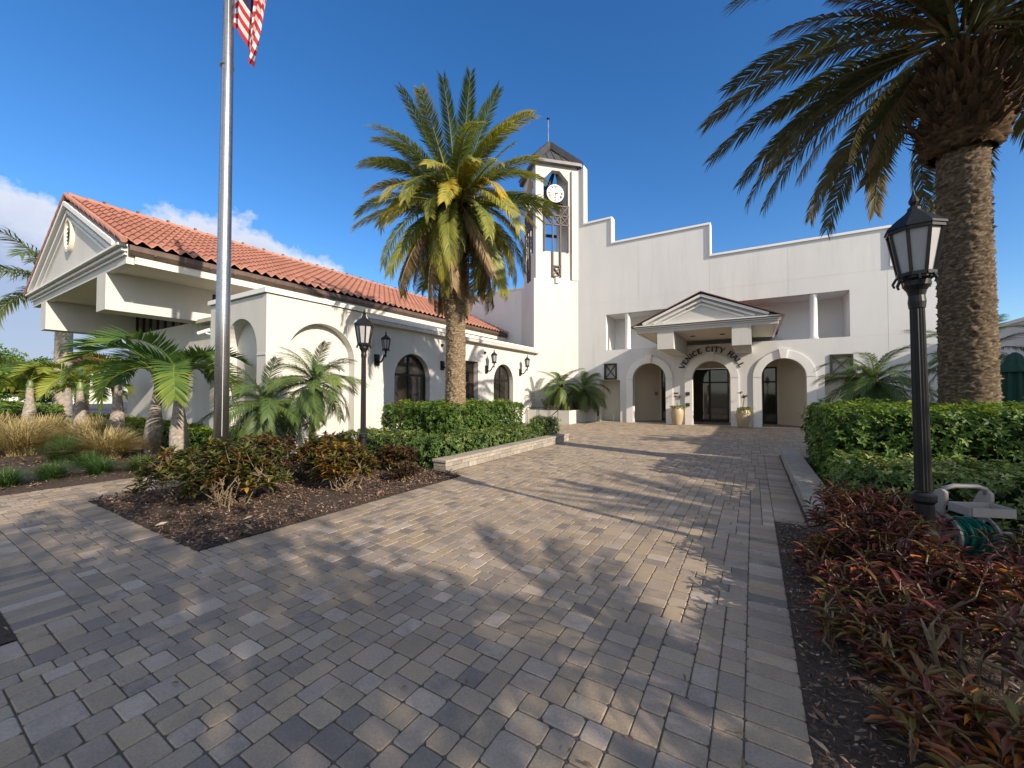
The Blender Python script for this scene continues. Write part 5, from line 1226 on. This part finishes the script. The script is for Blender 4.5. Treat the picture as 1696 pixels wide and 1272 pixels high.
GT = 'tan fountain grasses left of the path'; GG = 'green border grass clumps left of the path'
tl = ['tan grass clump nearest the left picture edge', 'tan grass clump second from the left', 'tall tan plume grass before the hedge', 'tan grass clump before the lime bottle palm', 'feathery tan grass clump between two bottle palms', 'low straw grass clump under the bottle palms', 'pale straw clump in the back row by the hedge']
for i, (x, y) in enumerate(((-17.5, 1.8), (-15.6, 2.2), (-20.5, 2.4), (-18.2, 3.0), (-15.2, 3.3), (-13.3, 3.2), (-23.0, 2.2))): grass_clump(x, y, 1.05, 1.0 if i != 5 else .8, 1500, 'tan_grass', tl[i], 50 + i, GT, w=.007, plume=True)
grass_clump(-13.4, 2.5, .75, .72, 1100, 'green_grass', 'grey green grass mound in front of the tan grasses', 60, GG)
gl = ['dark green grass clump at the left end of the border', 'dark green grass clump second along the border', 'dark green grass clump third along the border', 'dark green grass clump nearest the path corner', 'small green grass clump behind the border row', 'green grass clump beside the croton and path end']
for i, (x, y) in enumerate(((-10.75, 1.35), (-11.0, 1.9), (-10.9, 2.5), (-10.6, 3.05), (-12.0, 2.6), (-10.7, 3.7))): grass_clump(x, y, .5, .38, 700, 'green_grass', gl[i], 70 + i, GG, name='border_grass', w=.007)
# planter greenery
for i, (x, y, h) in enumerate(((-9.6, 19.4, .8), (-8.2, 19.25, 1.0), (-8.35, 20.2, .85), (-8.2, 20.9, 1.1))):
    t = thing('spurge_plant', (x, y, .6), ['small dark leafy plant at the left of the planter', 'dark thick leaved plant at the planter front corner', 'dark upright plant beside the leaning pygmy palm', 'dark leafy plant at the planter far end'][i], 'plant', 'dark plants in the planter')
    mb = MB(); P = []
    for k in range(5):
        a = random.uniform(0, 6.28); q = [(0, 0, 0), (.1 * math.cos(a), .1 * math.sin(a), h * .5), (.2 * math.cos(a), .2 * math.sin(a), h * random.uniform(.7, 1))]; mb.tube(q, .015, 5)
        for s in np.linspace(.25, 1, 8): P.append(np.array(q[2]) * s + RNG.normal(0, .02, 3))
    mb.obj('stem', M['twig'], t); P = np.array(P); n = len(P)
    V, F, T = leaves(np.repeat(P, 3, 0), RNG.normal(size=(n * 3, 3)) + [0, 0, .4], RNG.uniform(.08, .16, n * 3), RNG.uniform(.05, .08, n * 3), RNG.random(n * 3)); link('foliage', npmesh('foliage', V, F, {'tint': T}), M['cactus'], t)

# ================================================================== TREES
def broad_tree(name, x, y, H, trunk_h, crown_r, crown_c, nclump, nleaf, lb, seed, mat_='tree_leaf', leafL=(.14, .26), group=None, squash=.75, bark='brown_bark', tr=.16):
    rg = np.random.default_rng(seed); t = thing(name, (x, y, 0), lb, 'tree', group); mb = MB(); cc = np.array(crown_c, dtype=float)
    top = np.array([cc[0] * .3, cc[1] * .3, trunk_h]); mb.tube([(0, 0, -.1), tuple(top * .5 + rg.normal(0, .05, 3)), tuple(top)], [tr * 1.2, tr, tr * .8], 10)
    cl = []
    while len(cl) < nclump:
        d = rg.normal(size=3); d /= np.linalg.norm(d); p = cc + d * crown_r * rg.uniform(.35, 1) * np.array([1, 1, squash]); cl.append(p)
    for p in cl:
        m_ = top * .5 + p * .5 + rg.normal(0, .15, 3); mb.tube([tuple(top), tuple(m_), tuple(p)], [tr * .45, tr * .25, tr * .08], 5)
    mb.obj('trunk', M[bark], t)
    k = nleaf // nclump; PP, TT = [], []
    for p in cl:
        r = crown_r * rg.uniform(.18, .34); q = rg.normal(size=(k, 3)); q = unit(q) * (r * rg.random((k, 1)) ** .45) * [1, 1, .7]; PP.append(p + q); TT.append(np.full(k, rg.uniform(.25, .7)) + rg.normal(0, .12, k))
    P = np.concatenate(PP); n = len(P); T0 = np.clip(np.concatenate(TT), 0, 1); l = rg.uniform(*leafL, n)
    V, F, T = leaves(P, rg.normal(size=(n, 3)), l, l * .5, T0, unit(rg.normal(size=(n, 3)) + [0, 0, 1]), 'small'); link('crown', npmesh('crown', V, F, {'tint': T}), M[mat_], t); return t
broad_tree('garden_tree', -33, 3.6, 4.2, 1.3, 2.2, (0, 0, 2.5), 34, 6500, 'leafy light green tree beyond the tan grass', 5, leafL=(.14, .24), squash=.7)
broad_tree('garden_tree', -37, 5.5, 4, 1.2, 2.0, (0, 0, 2.3), 26, 4500, 'smaller green tree at the far left edge', 6, leafL=(.14, .24), squash=.7)
# trees standing right of the camera that shade the forecourt
broad_tree('shade_tree', 9.2, -4.2, 7, 2.4, 3.9, (0, 0, 5.1), 70, 17500, 'broad shade tree standing to the right outside the view', 8, leafL=(.16, .3), tr=.25, squash=.85)
pygmy(4.0, 1.45, 1.7, (0, 0), 30, 'pygmy palm right of the red crotons outside the view', 27, 1.3)

# ================================================================== HOSE REEL
hr = thing('hose_reel', (1.6, 5.2, 0), 'taupe plastic hose reel cart with green hose behind the lamp post', 'hose reel', rz=R(22)); hr.scale = (.9,) * 3
def side_panel(mb, x):
    def sl(pts, th=.035):
        n = len(pts); vs = [(x, a, b) for a, b in pts] + [(x + th, a, b) for a, b in pts]
        mb.add(vs, [tuple(range(n)), tuple(range(2 * n - 1, n - 1, -1))] + [(i, (i + 1) % n, n + (i + 1) % n, n + i) for i in range(n)])
    sl([(.08, .36), (.24, .42), (.20, .50), (.04, .79), (-.03, .82), (-.08, .79), (-.08, .72), (.0, .5)]); sl([(.24, .41), (.12, .34), (-.04, .12), (-.2, .02), (-.0, .02), (.08, .1)])
for x in (-.21, .175):
    mb = MB(); side_panel(mb, x); o = mb.obj('side_panel', M['taupe'], hr); bv = o.modifiers.new('b', 'BEVEL'); bv.width = .008; bv.segments = 2
MB().tube([(-.19, -.02, .77), (-.18, -.03, .82), (-.1, -.04, .85), (.1, -.04, .85), (.18, -.03, .82), (.19, -.02, .77)], .022, 10).obj('handle', M['taupe'], hr, smooth=True)
mb = MB().box(-.17, .17, -.3, -.08, .62, .635); mb.box(-.17, .17, -.315, -.3, .62, .70); mb.box(-.17, .17, -.08, -.065, .62, .7); mb.box(-.185, -.17, -.3, -.08, .62, .7); mb.box(.17, .185, -.3, -.08, .62, .7); mb.obj('tray', M['taupe'], hr)
mb = MB().box(-.24, .24, .1, .34, .0, .14); mb.box(-.24, .24, -.24, -.1, 0, .12); mb.obj('base', M['taupe'], hr)
for x in (-.165, .16):
    mb = MB()
    n = 24; pr_ = [(.0, 0), (.2, 0), (.21, .012), (.2, .024), (0, .024)]
    o = len(mb.v)
    for k in range(n):
        a0, a1 = 2 * math.pi * k / n, 2 * math.pi * (k + 1) / n; mb.bar((x, .19 * math.cos(a0), .36 + .19 * math.sin(a0)), (x, .19 * math.cos(a1), .36 + .19 * math.sin(a1)), .03, .022, (1, 0, 0))
    for k in range(5): a0 = 2 * math.pi * k / 5 + .3; mb.bar((x, 0, .36), (x, .19 * math.cos(a0), .36 + .19 * math.sin(a0)), .05, .02, (1, 0, 0))
    mb.obj('reel_wheel', M['taupe'], hr)
mb = MB(); pts = []
for k in range(300):
    a = 2 * math.pi * k / 24; lay = k // 75; xx = (k % 75) / 75; xx = xx if lay % 2 == 0 else 1 - xx; pts.append((-.13 + .26 * xx, (.1 + .022 * lay) * math.cos(a), .36 + (.1 + .022 * lay) * math.sin(a)))
MB().tube([(.21, 0, .36), (.25, 0, .36), (.25, -.1, .42), (.32, -.1, .42)], .014, 8).obj('crank', M['taupe'], hr, smooth=True)
mb.tube(pts, .0125, 6); mb.obj('coiled_hose', M['teal'], hr, smooth=True)
hs = MB().tube([(1.75, 5.15, .2), (1.9, 4.95, .04), (2.2, 4.8, .03), (2.6, 4.9, .03), (3.1, 4.7, .03), (3.6, 4.9, .03)], .0125, 6)
tag(hs.obj('garden_hose', M['teal'], smooth=True), 'loose end of green hose lying on the mulch right of the reel', 'hose')
hs = MB().tube([(1.0, 4.62, .03), (.8, 4.7, .04), (.62, 4.9, .03), (.66, 5.2, .03), (.9, 5.3, .03)], .0125, 6)
tag(hs.obj('garden_hose', M['teal'], smooth=True), 'short piece of green hose under the croton by the stone wall', 'hose')

# ================================================================== UMBRELLA
um = thing('patio_umbrella', (4.55, 12.2, 0), 'closed dark green patio umbrella beside the massive palm trunk', 'umbrella')
MB().tube([(0, 0, 0), (0, 0, 2.4)], .025, 10).obj('umbrella_pole', M['bronze'], um)
def pleated(prof, n=64, pl_=8, amp=.25):
    mb = MB(); o = 0
    for r, z in prof:
        for j in range(n):
            t = 2 * math.pi * j / n; rr = r * (1 - amp * .5 * (1 - math.cos(pl_ * t)) * (1 if r > .05 else 0)); mb.v.append((rr * math.cos(t), rr * math.sin(t), z)); mb.a.append(0)
    for i in range(len(prof) - 1):
        for j in range(n): mb.f.append((i * n + j, i * n + (j + 1) % n, (i + 1) * n + (j + 1) % n, (i + 1) * n + j))
    return mb
pleated([(.36, .75), (.3, .95), (.22, 1.25), (.2, 1.35), (.22, 1.5), (.21, 1.85), (.18, 2.1), (.1, 2.3)], amp=.4).obj('canopy', M['umbrella'], um, smooth=True)
pleated([(.26, 2.02), (.2, 2.15), (.1, 2.36), (.03, 2.42)], amp=.2).obj('canopy_cap', M['umbrella'], um, smooth=True)

# ================================================================== BACKGROUND
car = thing('parked_car', (-52, 6.5, 0), 'white parked car behind the far left hedge', 'car', rz=R(60))
prof = [(-2.3, .35), (-2.35, .7), (-2.2, .95), (-1.5, 1.05), (-.9, 1.42), (.6, 1.45), (1.35, 1.05), (2.1, .92), (2.3, .7), (2.3, .35)]
mb = MB(); n = len(prof); mb.add([(x, -.88 + (.16 if z > 1.1 else 0), z) for x, z in prof] + [(x, .88 - (.16 if z > 1.1 else 0), z) for x, z in prof], [tuple(range(n)), tuple(range(2 * n - 1, n - 1, -1))] + [(i, (i + 1) % n, n + (i + 1) % n, n + i) for i in range(n)])
mb.obj('body', M['white_paint'], car)
for sy in (-1, 1): MB().add([(-1.3, sy * .80, 1.1), (1.15, sy * .80, 1.1), (.6, sy * .735, 1.38), (-.85, sy * .735, 1.38)], [(0, 1, 2, 3)]) and None
mb = MB()
for sy in (-1, 1): mb.add([(-1.3, sy * .845, 1.1), (1.15, sy * .845, 1.1), (.6, sy * .745, 1.38), (-.85, sy * .745, 1.38)], [(0, 1, 2, 3)])
mb.obj('side_window', M['glass'], car)
for x in (-1.4, 1.4):
    for sy in (-1, 1): MB().tube([(x, sy * .7, .33), (x, sy * .9, .33)], .33, 18).obj('wheel', M['tyre'], car)
hs = thing('far_house', (-86, 18, 0), 'distant low white house with dark red roof beyond the palms', 'house')
W(MB().box(-88.5, -84, 15.5, 20.5, -.1, 5.2), 'wall', M['stucco'], hs)
mb = MB(); mb.add([(-89, 15, 5.1), (-83.5, 15, 5.1), (-83.5, 21, 5.1), (-89, 21, 5.1), (-86.2, 16.5, 7.6), (-86.2, 19.5, 7.6)], [(0, 1, 4), (1, 2, 5, 4), (2, 3, 5), (3, 0, 4, 5)]); W(mb, 'roof', M['redroof'], hs)
fw = thing('far_building', (-80, -4, 0), 'long low white building across the road', 'building')
W(MB().box(-86, -80, -26, 12, -.1, 3.6), 'wall', M['stucco'], fw); W(MB().box(-86.3, -79.7, -26.3, 12.3, 3.6, 3.9), 'roof', M['trim'], fw)
mb = MB()
for y in range(-22, 10, 5): mb.box(-80.02, -79.97, y, y + 2, .9, 2.4)
W(mb, 'windows_strip', M['glass'], fw).name = 'glazing'

# ================================================================== LITTER ON THE PAVING
rg = random.Random(4)
spots = [(rg.uniform(-.9, .15), rg.uniform(1.2, 5.5)) for _ in range(14)] + [(rg.uniform(-4.75, -4.0), rg.uniform(1.9, 6)) for _ in range(10)] + [(rg.uniform(-8, -4.6), rg.uniform(1.2, 1.75)) for _ in range(8)] + [(rg.uniform(-3, 0), rg.uniform(6, 11)) for _ in range(8)] + [(-3.95, .98), (-4.1, 1.35), (-1.35, 1.75), (-1.62, 1.58), (-.35, 4.6), (-3.3, 1.9), (-5.9, 1.55), (-2.1, 2.6), (-.9, 3.3), (-2.7, .95)]
P = np.array([(x, y, .012) for x, y in spots]); 
for i, (x, y) in enumerate(spots):
    V, F, T = leaves(np.array([[0, 0, 0.]]), np.array([[rg.gauss(0, 1), rg.gauss(0, 1), .15]]), np.array([rg.uniform(.03, .06)]), np.array([rg.uniform(.012, .022)]), np.array([.5]), None, 'full', 1.5)
    o = link('fallen_leaf', npmesh('fallen_leaf', V, F, {'tint': T}), M['dead'], None, False, (x, y, .014)); tag(o, 'small dry brown leaf lying on the pavers', 'leaf', 'fallen leaves on the paving')
